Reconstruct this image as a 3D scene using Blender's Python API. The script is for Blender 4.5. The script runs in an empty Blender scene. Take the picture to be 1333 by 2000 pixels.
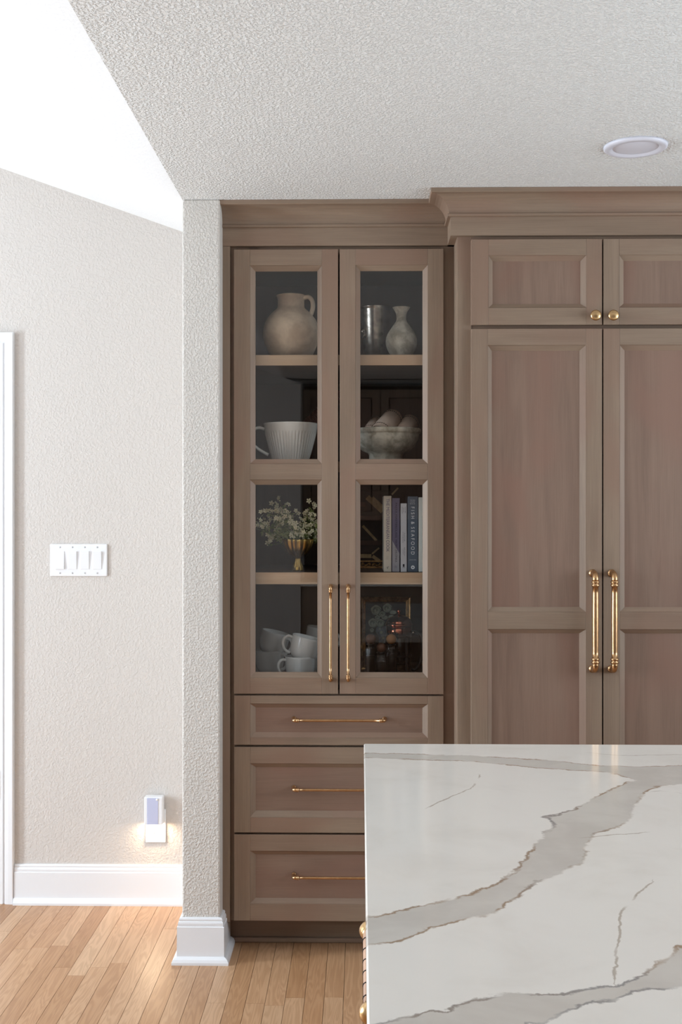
import bpy, bmesh, math, random
import numpy as np
from mathutils import Vector, Matrix

# ---------------------------------------------------------------- camera, world, light, exposure
F, U0, V0, CAM_H = 2250.0, 666.5, 1000.0, 1.4387       # focal length and centre measured on a 1333x2000 frame
YAW = math.radians(1.0)
CY, SY = math.cos(YAW), math.sin(YAW)
scene = bpy.context.scene
col = scene.collection
cam_data = bpy.data.cameras.new('camera')
cam_data.sensor_fit = 'VERTICAL'; cam_data.sensor_height = 36.0; cam_data.lens = F / 2000.0 * 36.0
cam_data.clip_start = 0.02
cam = bpy.data.objects.new('camera', cam_data); col.objects.link(cam)
cam.location = (0, 0, CAM_H); cam.rotation_euler = (math.pi / 2, 0, YAW)
scene.camera = cam

vs = scene.view_settings
vs.view_transform = 'Standard'; vs.look = 'None'; vs.gamma = 1.0; vs.use_curve_mapping = False
vs.exposure = 0.09

world = bpy.data.worlds.new('daylight'); scene.world = world; world.use_nodes = True
bg = world.node_tree.nodes['Background']
bg.inputs[0].default_value = (0.80, 0.90, 1.0, 1); bg.inputs[1].default_value = 1.0

def area(name, loc, rot, sx, sy, power, colr):
    l = bpy.data.lights.new(name, 'AREA'); l.shape = 'RECTANGLE'; l.size = sx; l.size_y = sy
    l.energy = power; l.color = colr
    o = bpy.data.objects.new(name, l); col.objects.link(o); o.location = loc; o.rotation_euler = rot
    return o
HP = math.pi / 2
# daylight standing in the window openings (left room: glazed door and wide window; kitchen: window over the sink)
area('daylight_glazed_door', (-3.93, 2.95, 1.30), (0, -HP, 0), 2.2, 0.36, 124, (0.76, 0.895, 1.0))
area('daylight_wide_window', (-3.93, 1.45, 1.60), (0, -HP, 0), 1.5, 1.6, 76, (0.77, 0.885, 1.0))
area('daylight_sink_window', (3.13, 2.0, 1.55), (0, HP, 0), 1.3, 2.3, 62, (0.80, 0.905, 1.0))

def at(u, v, Y):
    xc = (u - U0) / F; t = Y / (CY + xc * SY)
    return Vector((t * (-SY + xc * CY), Y, CAM_H - t * (v - V0) / F))
def atz(u, v, Z):
    xc = (u - U0) / F; t = (CAM_H - Z) * F / (v - V0)
    return Vector((t * (-SY + xc * CY), t * (CY + xc * SY), Z))
def ux(u, Y): return at(u, V0, Y).x
def vz(v, Y, u=663): return at(u, v, Y).z

# ---------------------------------------------------------------- materials
def srgb(r, g, b):
    f = lambda c: (c / 12.92 if c <= 0.04045 else ((c + 0.055) / 1.055) ** 2.4)
    return (f(r / 255), f(g / 255), f(b / 255), 1)
class NT:
    def __init__(s, name):
        s.m = bpy.data.materials.new(name); s.m.use_nodes = True; s.t = s.m.node_tree
        s.b = s.t.nodes['Principled BSDF']; s.out = s.t.nodes['Material Output']
    def n(s, typ, **kw):
        nd = s.t.nodes.new('ShaderNode' + typ)
        for k, v in kw.items():
            if k.startswith('i_'):
                key = k[2:]; key = int(key) if key.isdigit() else key.replace('_', ' ')
                nd.inputs[key].default_value = v
            else: setattr(nd, k, v)
        return nd
    def l(s, a, b): s.t.links.new(a, b)
    def math(s, op, a, b=None, c=None, clamp=False):
        nd = s.n('Math', operation=op, use_clamp=clamp)
        for i, x in enumerate((a, b, c)):
            if x is None: continue
            if isinstance(x, (int, float)): nd.inputs[i].default_value = x
            else: s.l(x, nd.inputs[i])
        return nd.outputs[0]
    def mix(s, fac, a, b, mode='MIX'):
        nd = s.n('Mix', data_type='RGBA', blend_type=mode)
        for i, x in ((0, fac), (6, a), (7, b)):
            if isinstance(x, (int, float, tuple)): nd.inputs[i].default_value = x
            else: s.l(x, nd.inputs[i])
        return nd.outputs[2]
    def ramp(s, fac, stops):
        nd = s.n('ValToRGB'); e = nd.color_ramp.elements
        while len(e) < len(stops): e.new(0.5)
        for i, (p, c) in enumerate(stops):
            e[i].position = p; e[i].color = c if len(c) == 4 else (*c, 1)
        s.l(fac, nd.inputs[0]); return nd.outputs[0]
    def mrange(s, v, a, b, c=0.0, d=1.0):
        nd = s.n('MapRange', interpolation_type='SMOOTHSTEP')
        s.l(v, nd.inputs[0])
        for i, x in enumerate((a, b, c, d)): nd.inputs[i + 1].default_value = x
        return nd.outputs[0]
    def noise(s, vec, scale, detail=2.0, rough=0.5, dist=0.0):
        nd = s.n('TexNoise', i_Scale=scale, i_Detail=detail, i_Roughness=rough, i_Distortion=dist)
        if vec is not None: s.l(vec, nd.inputs['Vector'])
        return nd.outputs['Fac']
    def mapping(s, vec, scale=(1, 1, 1), loc=(0, 0, 0)):
        nd = s.n('Mapping'); nd.inputs['Scale'].default_value = scale; nd.inputs['Location'].default_value = loc
        s.l(vec, nd.inputs['Vector']); return nd.outputs[0]
    def bump(s, h, strength, distance):
        nd = s.n('Bump'); nd.inputs['Strength'].default_value = strength; nd.inputs['Distance'].default_value = distance
        s.l(h, nd.inputs['Height']); s.l(nd.outputs[0], s.b.inputs['Normal'])
    def base(s, c):
        if isinstance(c, tuple): s.b.inputs['Base Color'].default_value = c
        else: s.l(c, s.b.inputs['Base Color'])
    def set(s, rough=None, metal=None, spec=None):
        if rough is not None:
            if isinstance(rough, (int, float)): s.b.inputs['Roughness'].default_value = rough
            else: s.l(rough, s.b.inputs['Roughness'])
        if metal is not None: s.b.inputs['Metallic'].default_value = metal
        if spec is not None: s.b.inputs['Specular IOR Level'].default_value = spec
        return s

def wood_material(name, light, dark, red, rough=0.5, knots=True):
    t = NT(name); uv = t.n('UVMap').outputs[0]
    fine = t.noise(t.mapping(uv, (7, 420, 1)), 1.0, 3, 0.6)
    med = t.noise(t.mapping(uv, (1.6, 22, 1)), 1.0, 4, 0.55, 0.9)
    big = t.noise(t.mapping(uv, (1.1, 3.2, 1), (3.1, 7.7, 0)), 1.0, 3, 0.55, 0.4)
    blo = t.noise(t.mapping(uv, (2.0, 4.5, 1), (13.1, 2.7, 0)), 1.0, 2, 0.5, 0.6)
    g = t.math('ADD', t.math('MULTIPLY', med, 0.62), t.math('MULTIPLY', fine, 0.38))
    c = t.mix(t.mrange(g, 0.30, 0.70), dark, light)
    c = t.mix(t.math('MULTIPLY', t.mrange(blo, 0.42, 0.68), 0.75), c, red)
    c = t.mix(t.mrange(big, 0.52, 0.80, 0, 0.30), c, tuple(x * 0.72 for x in dark[:3]) + (1,))
    if knots:
        nd = t.n('TexVoronoi', feature='F1', i_Scale=1.0, i_Randomness=1.0)
        mp = t.mapping(uv, (4.2, 7.5, 1)); wob = t.noise(t.mapping(uv, (30, 60, 1)), 1.0, 2)
        t.l(mp, nd.inputs['Vector'])
        d = t.math('ADD', nd.outputs['Distance'], t.math('MULTIPLY', t.math('SUBTRACT', wob, 0.5), 0.16))
        sep = t.n('SeparateColor'); t.l(nd.outputs['Color'], sep.inputs[0])
        mask = t.math('GREATER_THAN', sep.outputs[0], 0.84)
        kn = t.math('MULTIPLY', t.mrange(d, 0.12, 0.02), mask)
        c = t.mix(t.math('MULTIPLY', kn, 0.62), c, tuple(x * 0.38 for x in dark[:3]) + (1,))
    t.base(c); t.set(rough, 0, 0.42)
    t.bump(fine, 0.10, 0.0006)
    return t.m

def plaster(name, c, scale, strength, dist):
    t = NT(name); p = t.n('NewGeometry').outputs['Position']
    n1 = t.noise(p, scale, 2.0, 0.5, 0.4); n2 = t.noise(p, scale * 0.42, 2.0)
    h = t.math('ADD', t.mrange(n1, 0.40, 0.66), t.math('MULTIPLY', n2, 0.25))
    t.base(c); t.set(0.75, 0, 0.25); t.bump(h, strength, dist); return t.m

def plain(name, c, rough=0.5, metal=0.0, spec=0.5, bump=None, var=None):
    t = NT(name); t.base(c); t.set(rough, metal, spec)
    p = t.n('TexCoord').outputs['Object']
    if var:
        n = t.noise(p, var[0], 4, 0.6, 0.3); t.base(t.mix(t.mrange(n, 0.35, 0.68), c, var[1]))
    if bump: t.bump(t.noise(p, bump[0], 3, 0.6), bump[1], bump[2])
    return t.m

def glass(name, tint=(1, 1, 1, 1), base=0.045, boost=1.0):
    t = NT(name); t.t.nodes.remove(t.b)
    lw = t.n('LayerWeight'); lw.inputs[0].default_value = 0.5
    f = t.math('MULTIPLY_ADD', t.math('POWER', lw.outputs['Facing'], 5.0), 0.9, base)
    tr = t.n('BsdfTransparent'); tr.inputs[0].default_value = tint
    gl = t.n('BsdfGlossy'); gl.inputs['Roughness'].default_value = 0.0
    mx = t.n('MixShader'); t.l(f, mx.inputs[0]); t.l(tr.outputs[0], mx.inputs[1]); t.l(gl.outputs[0], mx.inputs[2])
    t.l(mx.outputs[0], t.out.inputs[0]); return t.m

M = {}
M['wood'] = wood_material('stained_alder', srgb(149, 128, 109), srgb(130, 110, 93), srgb(140, 112, 95))
M['wood_panel'] = wood_material('stained_alder_panel', srgb(142, 117, 101), srgb(125, 101, 87), srgb(138, 106, 91))
M['wood_shaded'] = wood_material('stained_alder_shaded', srgb(92, 77, 65), srgb(74, 61, 52), srgb(84, 66, 55), knots=False)  # shade of the unlit cabinet interior put into a darker wood colour
M['shelf_lit'] = wood_material('lit_shelf_wood', srgb(196, 168, 138), srgb(176, 148, 118), srgb(188, 154, 124), knots=False)  # light falling on the shelf fronts put into a paler wood colour
M['wall'] = plaster('orange_peel_wall', srgb(213, 206, 200), 115, 0.32, 0.0028)
M['post'] = plaster('orange_peel_wall_end', srgb(216, 210, 203), 135, 0.55, 0.0034)
M['ceil'] = plaster('textured_ceiling', srgb(243, 243, 241), 130, 0.80, 0.0044)
M['vault'] = plaster('vaulted_ceiling_paint', srgb(240, 240, 240), 78, 0.12, 0.003)
M['white'] = plain('white_trim_paint', srgb(238, 238, 240), 0.35, bump=(30, 0.05, 0.001))
M['plastic'] = plain('white_plastic', srgb(240, 240, 242), 0.3, bump=(200, 0.02, 0.0003))
M['greyplastic'] = plain('pale_lilac_plastic', srgb(196, 200, 226), 0.25, bump=(200, 0.02, 0.0003))
M['fixture'] = plain('pale_fixture_plastic', srgb(226, 226, 236), 0.4, bump=(200, 0.02, 0.0003))
M['screw'] = plain('screw_head', srgb(190, 190, 192), 0.4, bump=(200, 0.02, 0.0003))
M['hinge'] = plain('satin_nickel', srgb(205, 205, 203), 0.4, 0.6, bump=(80, 0.05, 0.0005))
M['brass'] = plain('antique_brass', srgb(208, 174, 128), 0.30, 1.0, bump=(300, 0.04, 0.0004), var=(40, srgb(194, 158, 112)))
M['bronze'] = plain('warm_bronze_brass', srgb(206, 166, 124), 0.30, 1.0, bump=(300, 0.04, 0.0004), var=(60, srgb(190, 150, 108)))
M['goldvase'] = plain('aged_gold', srgb(196, 166, 96), 0.30, 1.0, bump=(120, 0.1, 0.0008), var=(35, srgb(160, 130, 70)))
M['copper'] = plain('polished_copper', srgb(176, 106, 82), 0.16, 1.0, bump=(200, 0.02, 0.0003))
M['pewter'] = plain('mottled_silver', srgb(205, 198, 186), 0.26, 1.0, bump=(60, 0.12, 0.001), var=(45, srgb(146, 138, 128)))
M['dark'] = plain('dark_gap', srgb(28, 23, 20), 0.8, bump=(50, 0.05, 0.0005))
M['black'] = plain('black_plastic', srgb(18, 18, 19), 0.35, bump=(100, 0.03, 0.0004))
M['clay'] = plain('sandy_clay', srgb(226, 206, 178), 0.85, 0, 0.2, bump=(45, 0.25, 0.002), var=(11, srgb(186, 162, 136)))
M['stoneware'] = plain('chalky_stoneware', srgb(216, 212, 196), 0.8, 0, 0.25, bump=(60, 0.25, 0.0016), var=(26, srgb(160, 154, 136)))
M['cream'] = plain('cream_glaze', srgb(236, 233, 224), 0.18, bump=(20, 0.03, 0.0006))
M['mug'] = plain('white_glaze', srgb(216, 219, 216), 0.14, bump=(18, 0.02, 0.0004))
M['linen'] = plain('oat_linen', srgb(226, 206, 188), 0.95, 0, 0.1, bump=(600, 0.4, 0.0006), var=(14, srgb(208, 186, 168)))
M['stitch'] = plain('charcoal_thread', srgb(42, 36, 34), 0.9, bump=(600, 0.2, 0.0003))
M['redbrown'] = plain('dark_red_brown_wood', srgb(92, 50, 40), 0.5, bump=(80, 0.1, 0.0006))
M['petal'] = plain('cream_petal', srgb(244, 238, 204), 0.7, 0, 0.2, bump=(300, 0.1, 0.0003))
M['pollen'] = plain('yellow_green_centre', srgb(178, 172, 96), 0.8, bump=(300, 0.1, 0.0003))
M['stem'] = plain('green_stem', srgb(136, 148, 84), 0.7, bump=(200, 0.1, 0.0003), var=(30, srgb(96, 112, 58)))
M['leather'] = plain('tan_leather', srgb(205, 165, 138), 0.6, bump=(140, 0.25, 0.0008))
M['gilt'] = plain('gilt_frame', srgb(210, 174, 120), 0.32, 1.0, bump=(90, 0.25, 0.001), var=(50, srgb(156, 122, 80)))
M['walnut'] = plain('dark_walnut', srgb(66, 44, 32), 0.5, bump=(60, 0.15, 0.0006), var=(20, srgb(46, 30, 22)))
M['maple'] = plain('pale_maple_inlay', srgb(206, 182, 136), 0.45, bump=(60, 0.1, 0.0005), var=(30, srgb(172, 146, 104)))
M['ball'] = plain('turned_wood_ball', srgb(96, 64, 48), 0.45, bump=(60, 0.1, 0.0005), var=(26, srgb(78, 50, 38)))
M['balltan'] = plain('turned_tan_wood_ball', srgb(160, 112, 66), 0.45, bump=(60, 0.1, 0.0005), var=(26, srgb(138, 92, 52)))
M['canvas'] = plain('black_print_ground', srgb(26, 30, 36), 0.6, bump=(200, 0.05, 0.0003))
M['sage'] = plain('sage_print', srgb(206, 224, 210), 0.7, bump=(200, 0.05, 0.0003))
M['sagedark'] = plain('deep_sage_print', srgb(110, 138, 124), 0.7, bump=(200, 0.05, 0.0003))
M['bluevase'] = plain('grey_blue_print', srgb(160, 178, 190), 0.7, bump=(200, 0.05, 0.0003), var=(60, srgb(104, 122, 138)))
M['pane'] = glass('door_glass', base=0.043)
M['jarglass'] = glass('clear_jar_glass', (0.90, 0.92, 0.93, 1), base=0.05)
M['paper'] = plain('book_paper', srgb(226, 220, 206), 0.9, bump=(300, 0.2, 0.0003))
for k, c in dict(bk_cream=(214, 208, 194), bk_purple=(104, 100, 124), bk_grey=(160, 160, 166), bk_light=(200, 202, 206),
                 bk_slate=(84, 98, 112), bk_white=(224, 230, 222), ink_purple=(104, 94, 128), ink_dark=(36, 34, 46),
                 ink_grey=(112, 116, 124), ink_white=(232, 236, 238), ink_faint=(184, 176, 164)).items():
    M[k] = plain(k, srgb(*c), 0.6, bump=(200, 0.05, 0.0003))

def floor_material():
    t = NT('oak_planks'); g = t.n('NewGeometry'); oi = t.n('ObjectInfo')
    rnd = t.math('FRACT', t.math('ADD', t.math('MULTIPLY', g.outputs['Random Per Island'], 7.13), t.math('MULTIPLY', oi.outputs['Random'], 3.77)))
    cmb = t.n('CombineXYZ'); t.l(t.math('MULTIPLY', rnd, 17.0), cmb.inputs[0]); t.l(t.math('MULTIPLY', rnd, 41.0), cmb.inputs[1])
    ad = t.n('VectorMath', operation='ADD'); t.l(g.outputs['Position'], ad.inputs[0]); t.l(cmb.outputs[0], ad.inputs[1])
    p = ad.outputs[0]
    fine = t.noise(t.mapping(p, (260, 7, 1)), 1.0, 3, 0.6)
    warp = t.noise(t.mapping(p, (26, 2.2, 1)), 1.0, 2, 0.5, 0.7)
    rings = t.math('SINE', t.math('MULTIPLY', warp, 60.0))
    gr = t.math('ADD', t.math('MULTIPLY', fine, 0.6), t.math('MULTIPLY', t.math('MULTIPLY_ADD', rings, 0.5, 0.5), 0.40))
    tone = t.ramp(rnd, [(0.0, srgb(170, 126, 88)), (0.3, srgb(194, 150, 112)), (0.6, srgb(206, 166, 130)), (0.8, srgb(182, 136, 96)), (1.0, srgb(214, 178, 144))])
    c = t.mix(t.mrange(gr, 0.25, 0.75, 0.0, 0.42), tone, t.mix(1.0, tone, (0.62, 0.52, 0.42, 1), 'MULTIPLY'))
    t.base(c); t.set(0.34, 0, 0.45); t.bump(fine, 0.05, 0.0005); return t.m
M['oak'] = floor_material()

def counter_material():
    t = NT('veined_quartz'); p = t.n('NewGeometry').outputs['Position']
    a = t.n('Attribute', attribute_name='vein').outputs['Fac']; h = t.n('Attribute', attribute_name='hair').outputs['Fac']
    n1 = t.math('SUBTRACT', t.noise(p, 22, 6, 0.62, 0.5), 0.5); n2 = t.math('SUBTRACT', t.noise(p, 85, 4, 0.6), 0.5)
    d = t.math('ADD', a, t.math('ADD', t.math('MULTIPLY', n1, 0.035), t.math('MULTIPLY', n2, 0.009)))
    fill = t.mrange(d, -0.002, 0.004)
    edge = t.mrange(t.math('ABSOLUTE', d), 0.0046, 0.0006)
    em = t.mrange(t.noise(p, 9, 3, 0.6), 0.36, 0.56)
    cloud = t.noise(p, 6, 4, 0.6, 0.4); brown = t.noise(p, 3.1, 2)
    c = t.mix(t.mrange(cloud, 0.45, 0.8), srgb(240, 234, 226), srgb(232, 225, 216))
    fc = t.mix(t.mrange(cloud, 0.35, 0.65), srgb(216, 209, 200), srgb(205, 197, 188))
    c = t.mix(fill, c, fc)
    ec = t.mix(t.mrange(brown, 0.42, 0.58), srgb(140, 136, 134), srgb(150, 120, 88))
    c = t.mix(t.math('MULTIPLY', t.math('MULTIPLY', edge, em), 0.85), c, ec)
    hd = t.math('ABSOLUTE', t.math('ADD', h, t.math('MULTIPLY', n1, 0.016)))
    far = t.n('Attribute', attribute_name='hairfar').outputs['Fac']
    hm = t.mrange(t.noise(p, 14, 2), 0.34, 0.52)
    c = t.mix(t.math('MULTIPLY', t.math('MULTIPLY', t.math('MULTIPLY', t.mrange(hd, 0.0026, 0.0006), t.mrange(far, 0.022, 0.012)), hm), 0.7), c, srgb(168, 152, 134))
    t.base(c); t.set(0.10, 0, 0.5); return t.m
M['quartz'] = counter_material()

# ---------------------------------------------------------------- mesh helpers
rng = random.Random(11)
WO = {}                                                     # world origin of every object
class MB:
    def __init__(s): s.v = []; s.f = []; s.uv = []; s.mi = []; s.sm = []
    def face(s, pts, uvs=None, mi=0, smooth=False):
        i = len(s.v); s.v += [Vector(p) for p in pts]; s.f.append(list(range(i, i + len(pts))))
        s.uv += (uvs if uvs else [(0, 0)] * len(pts)); s.mi.append(mi); s.sm.append(smooth)
    def mesh(s, verts, faces, mi=0, smooth=False):          # shared vertices
        i = len(s.v); s.v += [Vector(p) for p in verts]
        for f in faces:
            s.f.append([i + k for k in f]); s.uv += [(verts[k][0] + verts[k][1], verts[k][2]) for k in f]; s.mi.append(mi); s.sm.append(smooth)
    def box(s, x0, x1, y0, y1, z0, z1, grain='z', mi=0):
        ou, ov = rng.uniform(0, 60), rng.uniform(0, 60)
        P = [(x0, y0, z0), (x1, y0, z0), (x1, y1, z0), (x0, y1, z0), (x0, y0, z1), (x1, y0, z1), (x1, y1, z1), (x0, y1, z1)]
        gi = 'xyz'.index(grain); oth = [k for k in range(3) if k != gi]; i = len(s.v)
        s.v += [Vector(p) for p in P]
        for f in ((0, 3, 2, 1), (4, 5, 6, 7), (0, 1, 5, 4), (1, 2, 6, 5), (2, 3, 7, 6), (3, 0, 4, 7)):
            s.f.append([i + k for k in f]); s.mi.append(mi); s.sm.append(False)
            s.uv += [(P[k][gi] + ou, P[k][oth[0]] + P[k][oth[1]] + ov) for k in f]
    def sweep(s, path, prof, side=1, caps=True, mi=0, smooth=False):   # profile (d, z) swept along a plan path with mitres
        ou, ov = rng.uniform(0, 60), rng.uniform(0, 60)
        path = [Vector(p) for p in path]; n = len(path); ms = []
        dirs = [(path[k + 1] - path[k]).normalized() for k in range(n - 1)]
        nor = [Vector((d.y, -d.x)) * side for d in dirs]
        for k in range(n):
            if k == 0: ms.append(nor[0])
            elif k == n - 1: ms.append(nor[-1])
            else: ms.append((nor[k - 1] + nor[k]) / (1 + nor[k - 1].dot(nor[k])))
        rings = [[Vector((path[k].x + ms[k].x * d, path[k].y + ms[k].y * d, z)) for d, z in prof] for k in range(n)]
        pl = [0]
        for a, b in zip(prof, prof[1:]): pl.append(pl[-1] + math.dist(a, b))
        run = 0
        for k in range(n - 1):
            L = (path[k + 1] - path[k]).length
            for j in range(len(prof) - 1):
                q = [rings[k][j], rings[k + 1][j], rings[k + 1][j + 1], rings[k][j + 1]]
                uu = [(run + ou, pl[j] + ov), (run + L + ou, pl[j] + ov), (run + L + ou, pl[j + 1] + ov), (run + ou, pl[j + 1] + ov)]
                s.face(q, uu, mi, smooth)
            run += L + 3.7
        if caps:
            s.face(rings[0], [(p.z + ou, p.x + p.y) for p in rings[0]], mi); s.face(rings[-1][::-1], [(p.z + ou, p.x + p.y) for p in rings[-1][::-1]], mi)
    def lathe(s, c, prof, seg=40, fn=None, mi=0, smooth=True, axis=None):
        c = Vector(c); V = []; n = len(prof)
        for r, z in prof:
            for k in range(seg):
                a = 2 * math.pi * k / seg; rr = r * (fn(a, z) if fn else 1)
                V.append(Vector((rr * math.cos(a), rr * math.sin(a), z)))
        if axis is not None:
            q = Vector((0, 0, 1)).rotation_difference(Vector(axis)); V = [q @ p for p in V]
        V = [c + p for p in V]; Fc = []
        for j in range(n - 1):
            for k in range(seg):
                k2 = (k + 1) % seg; Fc.append((j * seg + k, j * seg + k2, (j + 1) * seg + k2, (j + 1) * seg + k))
        if prof[0][0] > 1e-5: Fc.append(tuple(range(seg))[::-1])
        if prof[-1][0] > 1e-5: Fc.append(tuple((n - 1) * seg + k for k in range(seg)))
        s.mesh(V, Fc, mi, smooth)
    def tube(s, pts, rad, seg=12, mi=0, flat=None):
        pts = [Vector(p) for p in pts]; n = len(pts)
        if isinstance(rad, (int, float)): rad = [rad] * n
        T = [(pts[min(k + 1, n - 1)] - pts[max(k - 1, 0)]).normalized() for k in range(n)]
        ref = Vector((0, 0, 1)) if abs(T[0].z) < 0.9 else Vector((1, 0, 0))
        N = (ref - T[0] * ref.dot(T[0])).normalized(); V = []; Fc = []
        for k in range(n):
            N = (N - T[k] * N.dot(T[k])).normalized(); B = T[k].cross(N)
            for j in range(seg):
                a = 2 * math.pi * j / seg
                V.append(pts[k] + N * math.cos(a) * rad[k] + B * math.sin(a) * rad[k] * (flat or 1))
        for k in range(n - 1):
            for j in range(seg):
                j2 = (j + 1) % seg; Fc.append((k * seg + j, k * seg + j2, (k + 1) * seg + j2, (k + 1) * seg + j))
        Fc.append(tuple(range(seg))[::-1]); Fc.append(tuple((n - 1) * seg + j for j in range(seg)))
        s.mesh(V, Fc, mi, True)
    def build(s, name, mats, parent=None, bevel=0.0, origin=None, seg=2, weld=False):
        mats = mats if isinstance(mats, (list, tuple)) else [mats]
        lo = Vector((min(p.x for p in s.v), min(p.y for p in s.v), min(p.z for p in s.v)))
        hi = Vector((max(p.x for p in s.v), max(p.y for p in s.v), max(p.z for p in s.v)))
        o0 = Vector(origin) if origin is not None else Vector(((lo.x + hi.x) / 2, (lo.y + hi.y) / 2, lo.z))
        me = bpy.data.meshes.new(name); me.from_pydata([tuple(p - o0) for p in s.v], [], s.f)
        uvl = me.uv_layers.new(name='UVMap'); uvl.data.foreach_set('uv', [x for p in s.uv for x in p])
        me.polygons.foreach_set('material_index', s.mi); me.polygons.foreach_set('use_smooth', s.sm)
        for m in mats: me.materials.append(M[m])
        if weld or True:
            bm = bmesh.new(); bm.from_mesh(me)
            bmesh.ops.remove_doubles(bm, verts=bm.verts, dist=1e-6) if weld else None
            bmesh.ops.recalc_face_normals(bm, faces=bm.faces); bm.to_mesh(me); bm.free()
        ob = bpy.data.objects.new(name, me); col.objects.link(ob)
        if parent is not None:
            ob.parent = parent; ob.location = o0 - WO[parent.name]
        else: ob.location = o0
        WO[ob.name] = o0.copy()
        if bevel:
            b = ob.modifiers.new('edge', 'BEVEL'); b.width = bevel; b.segments = seg; b.limit_method = 'ANGLE'; b.angle_limit = math.radians(40)
        return ob

def tag(o, label=None, cat=None, group=None, kind=None):
    for k, v in (('label', label), ('category', cat), ('group', group), ('kind', kind)):
        if v: o[k] = v
    return o
def thing(name, loc, label, cat, group=None):
    o = bpy.data.objects.new(name, None); col.objects.link(o); o.location = loc; o.empty_display_size = 0.05
    WO[o.name] = Vector(loc); return tag(o, label, cat, group)
def struct(o, label=None): return tag(o, label, None, None, 'structure')
def part_box(name, mat, parent, *a, bevel=0.0, **k):
    m = MB(); m.box(*a, **k); return m.build(name, mat, parent, bevel)

# ---------------------------------------------------------------- the shell
CEIL = 2.438
Y_POST, Y_BACK, Y_KIT, Y_REAR = 3.674, 4.22, 4.42, -1.05
X_L, X_R = -3.80, 3.00
XP0, XP1 = ux(356, Y_POST), ux(430, Y_POST)                 # the two faces of the wall end
PITCH = 0.354
def vault_z(x): return CEIL + PITCH * (XP0 - x)

# floor: oak planks 57 mm wide over a dark sub-floor
m = MB(); m.box(X_L - 0.2, X_R + 0.2, Y_REAR - 0.2, Y_KIT + 0.2, -0.12, -0.012, 'y')
floor = struct(m.build('floor', 'dark'), 'light oak strip floor in long narrow planks')
um = bpy.data.meshes.new('plank')
b = bmesh.new(); bmesh.ops.create_cube(b, size=1.0); b.to_mesh(um); b.free(); um.materials.append(M['oak'])
PW = 0.0575
seam = atz(306, 1775, 0).x
rest = MB(); prng = random.Random(5)
nplank = 0
k0 = int((X_L - seam) / PW) - 1
for k in range(k0, int((X_R - seam) / PW) + 2):
    x0 = seam + k * PW; y = Y_REAR - prng.uniform(0, 1.0)
    while y < Y_KIT:
        L = prng.choice((0.45, 0.7, 0.9, 1.1, 1.3, 1.6)); y1 = min(y + L, Y_KIT)
        a0, a1, c0, c1 = max(x0, X_L) + 0.0006, min(x0 + PW, X_R) - 0.0006, max(y, Y_REAR) + 0.0005, y1 - 0.0005
        if a1 > a0 and c1 > c0:
            if a1 > -1.75 and a0 < 0.55 and c1 > 2.95 and not (a0 > 0.2 and c0 > 3.9):
                o = bpy.data.objects.new('plank', um); col.objects.link(o); o.parent = floor
                o.location = Vector(((a0 + a1) / 2, (c0 + c1) / 2, -0.006)) - WO['floor']; o.scale = (a1 - a0, c1 - c0, 0.012); nplank += 1
            else: rest.box(a0, a1, c0, c1, -0.012, 0.0, 'y')
        y = y1
o = rest.build('plank_field', 'oak', floor); o['kind'] = 'stuff'

# ceilings
m = MB(); m.box(XP0, X_R + 0.15, Y_REAR - 0.15, Y_KIT + 0.15, CEIL, CEIL + 0.10)
struct(m.build('ceiling', 'ceil'), 'flat textured kitchen ceiling in pale grey')
m = MB(); za, zb = CEIL, vault_z(X_L - 0.15); ya, yb = Y_REAR - 0.15, Y_BACK + 0.15; xa, xb = XP0, X_L - 0.15
q = [(xa, ya, za), (xb, ya, zb), (xb, yb, zb), (xa, yb, za)]; q2 = [(x, y, z + 0.10) for x, y, z in q]
m.mesh(q + q2, [(0, 1, 2, 3), (7, 6, 5, 4), (0, 4, 5, 1), (1, 5, 6, 2), (2, 6, 7, 3), (3, 7, 4, 0)])
struct(m.build('ceiling_vault', 'vault'), 'bright white sloped ceiling of the next room')

# walls
m = MB()                                                    # wall behind, its top follows the vault; door opening at the far left
xd1 = ux(-2, Y_BACK); DOOR_W, DOOR_H = 0.81, 2.04
xd0 = xd1 - DOOR_W
def wall_piece(m, x0, x1, z0, y0=Y_BACK, y1=Y_BACK + 0.12):
    q = [(x0, y0, z0), (x1, y0, z0), (x1, y0, vault_z(x1)), (x0, y0, vault_z(x0))]; q2 = [(x, y1, z) for x, y, z in q]
    m.mesh(q + q2, [(0, 1, 2, 3), (7, 6, 5, 4), (0, 4, 5, 1), (1, 5, 6, 2), (2, 6, 7, 3), (3, 7, 4, 0)])
wall_piece(m, X_L - 0.12, xd0, 0); wall_piece(m, xd1, XP0 + 0.02, 0); wall_piece(m, xd0, xd1, DOOR_H)
struct(m.build('wall_back', 'wall'), 'pale greige textured wall with switches')
m = MB(); m.box(XP0, XP1, Y_POST, Y_KIT + 0.1, 0, CEIL)
struct(m.build('wall_partition', 'post', bevel=0.006, seg=3), 'textured end of the partition wall beside the tall cabinet')
m = MB(); m.box(XP1, X_R + 0.12, Y_KIT, Y_KIT + 0.12, 0, CEIL)
struct(m.build('wall_kitchen', 'wall'), 'kitchen wall behind the cabinets')
m = MB(); wall_piece(m, X_L - 0.12, XP0 + 0.1215, 0, Y_REAR - 0.12, Y_REAR)
m.box(XP0 + 0.12, X_R + 0.12, Y_REAR - 0.75, Y_REAR - 0.63, 0, CEIL)
m.box(XP0 + 0.001, XP0 + 0.12, Y_REAR - 0.63, Y_REAR - 0.12, 0, CEIL)
struct(m.build('wall_rear', 'wall'), 'wall behind the viewer')
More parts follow.
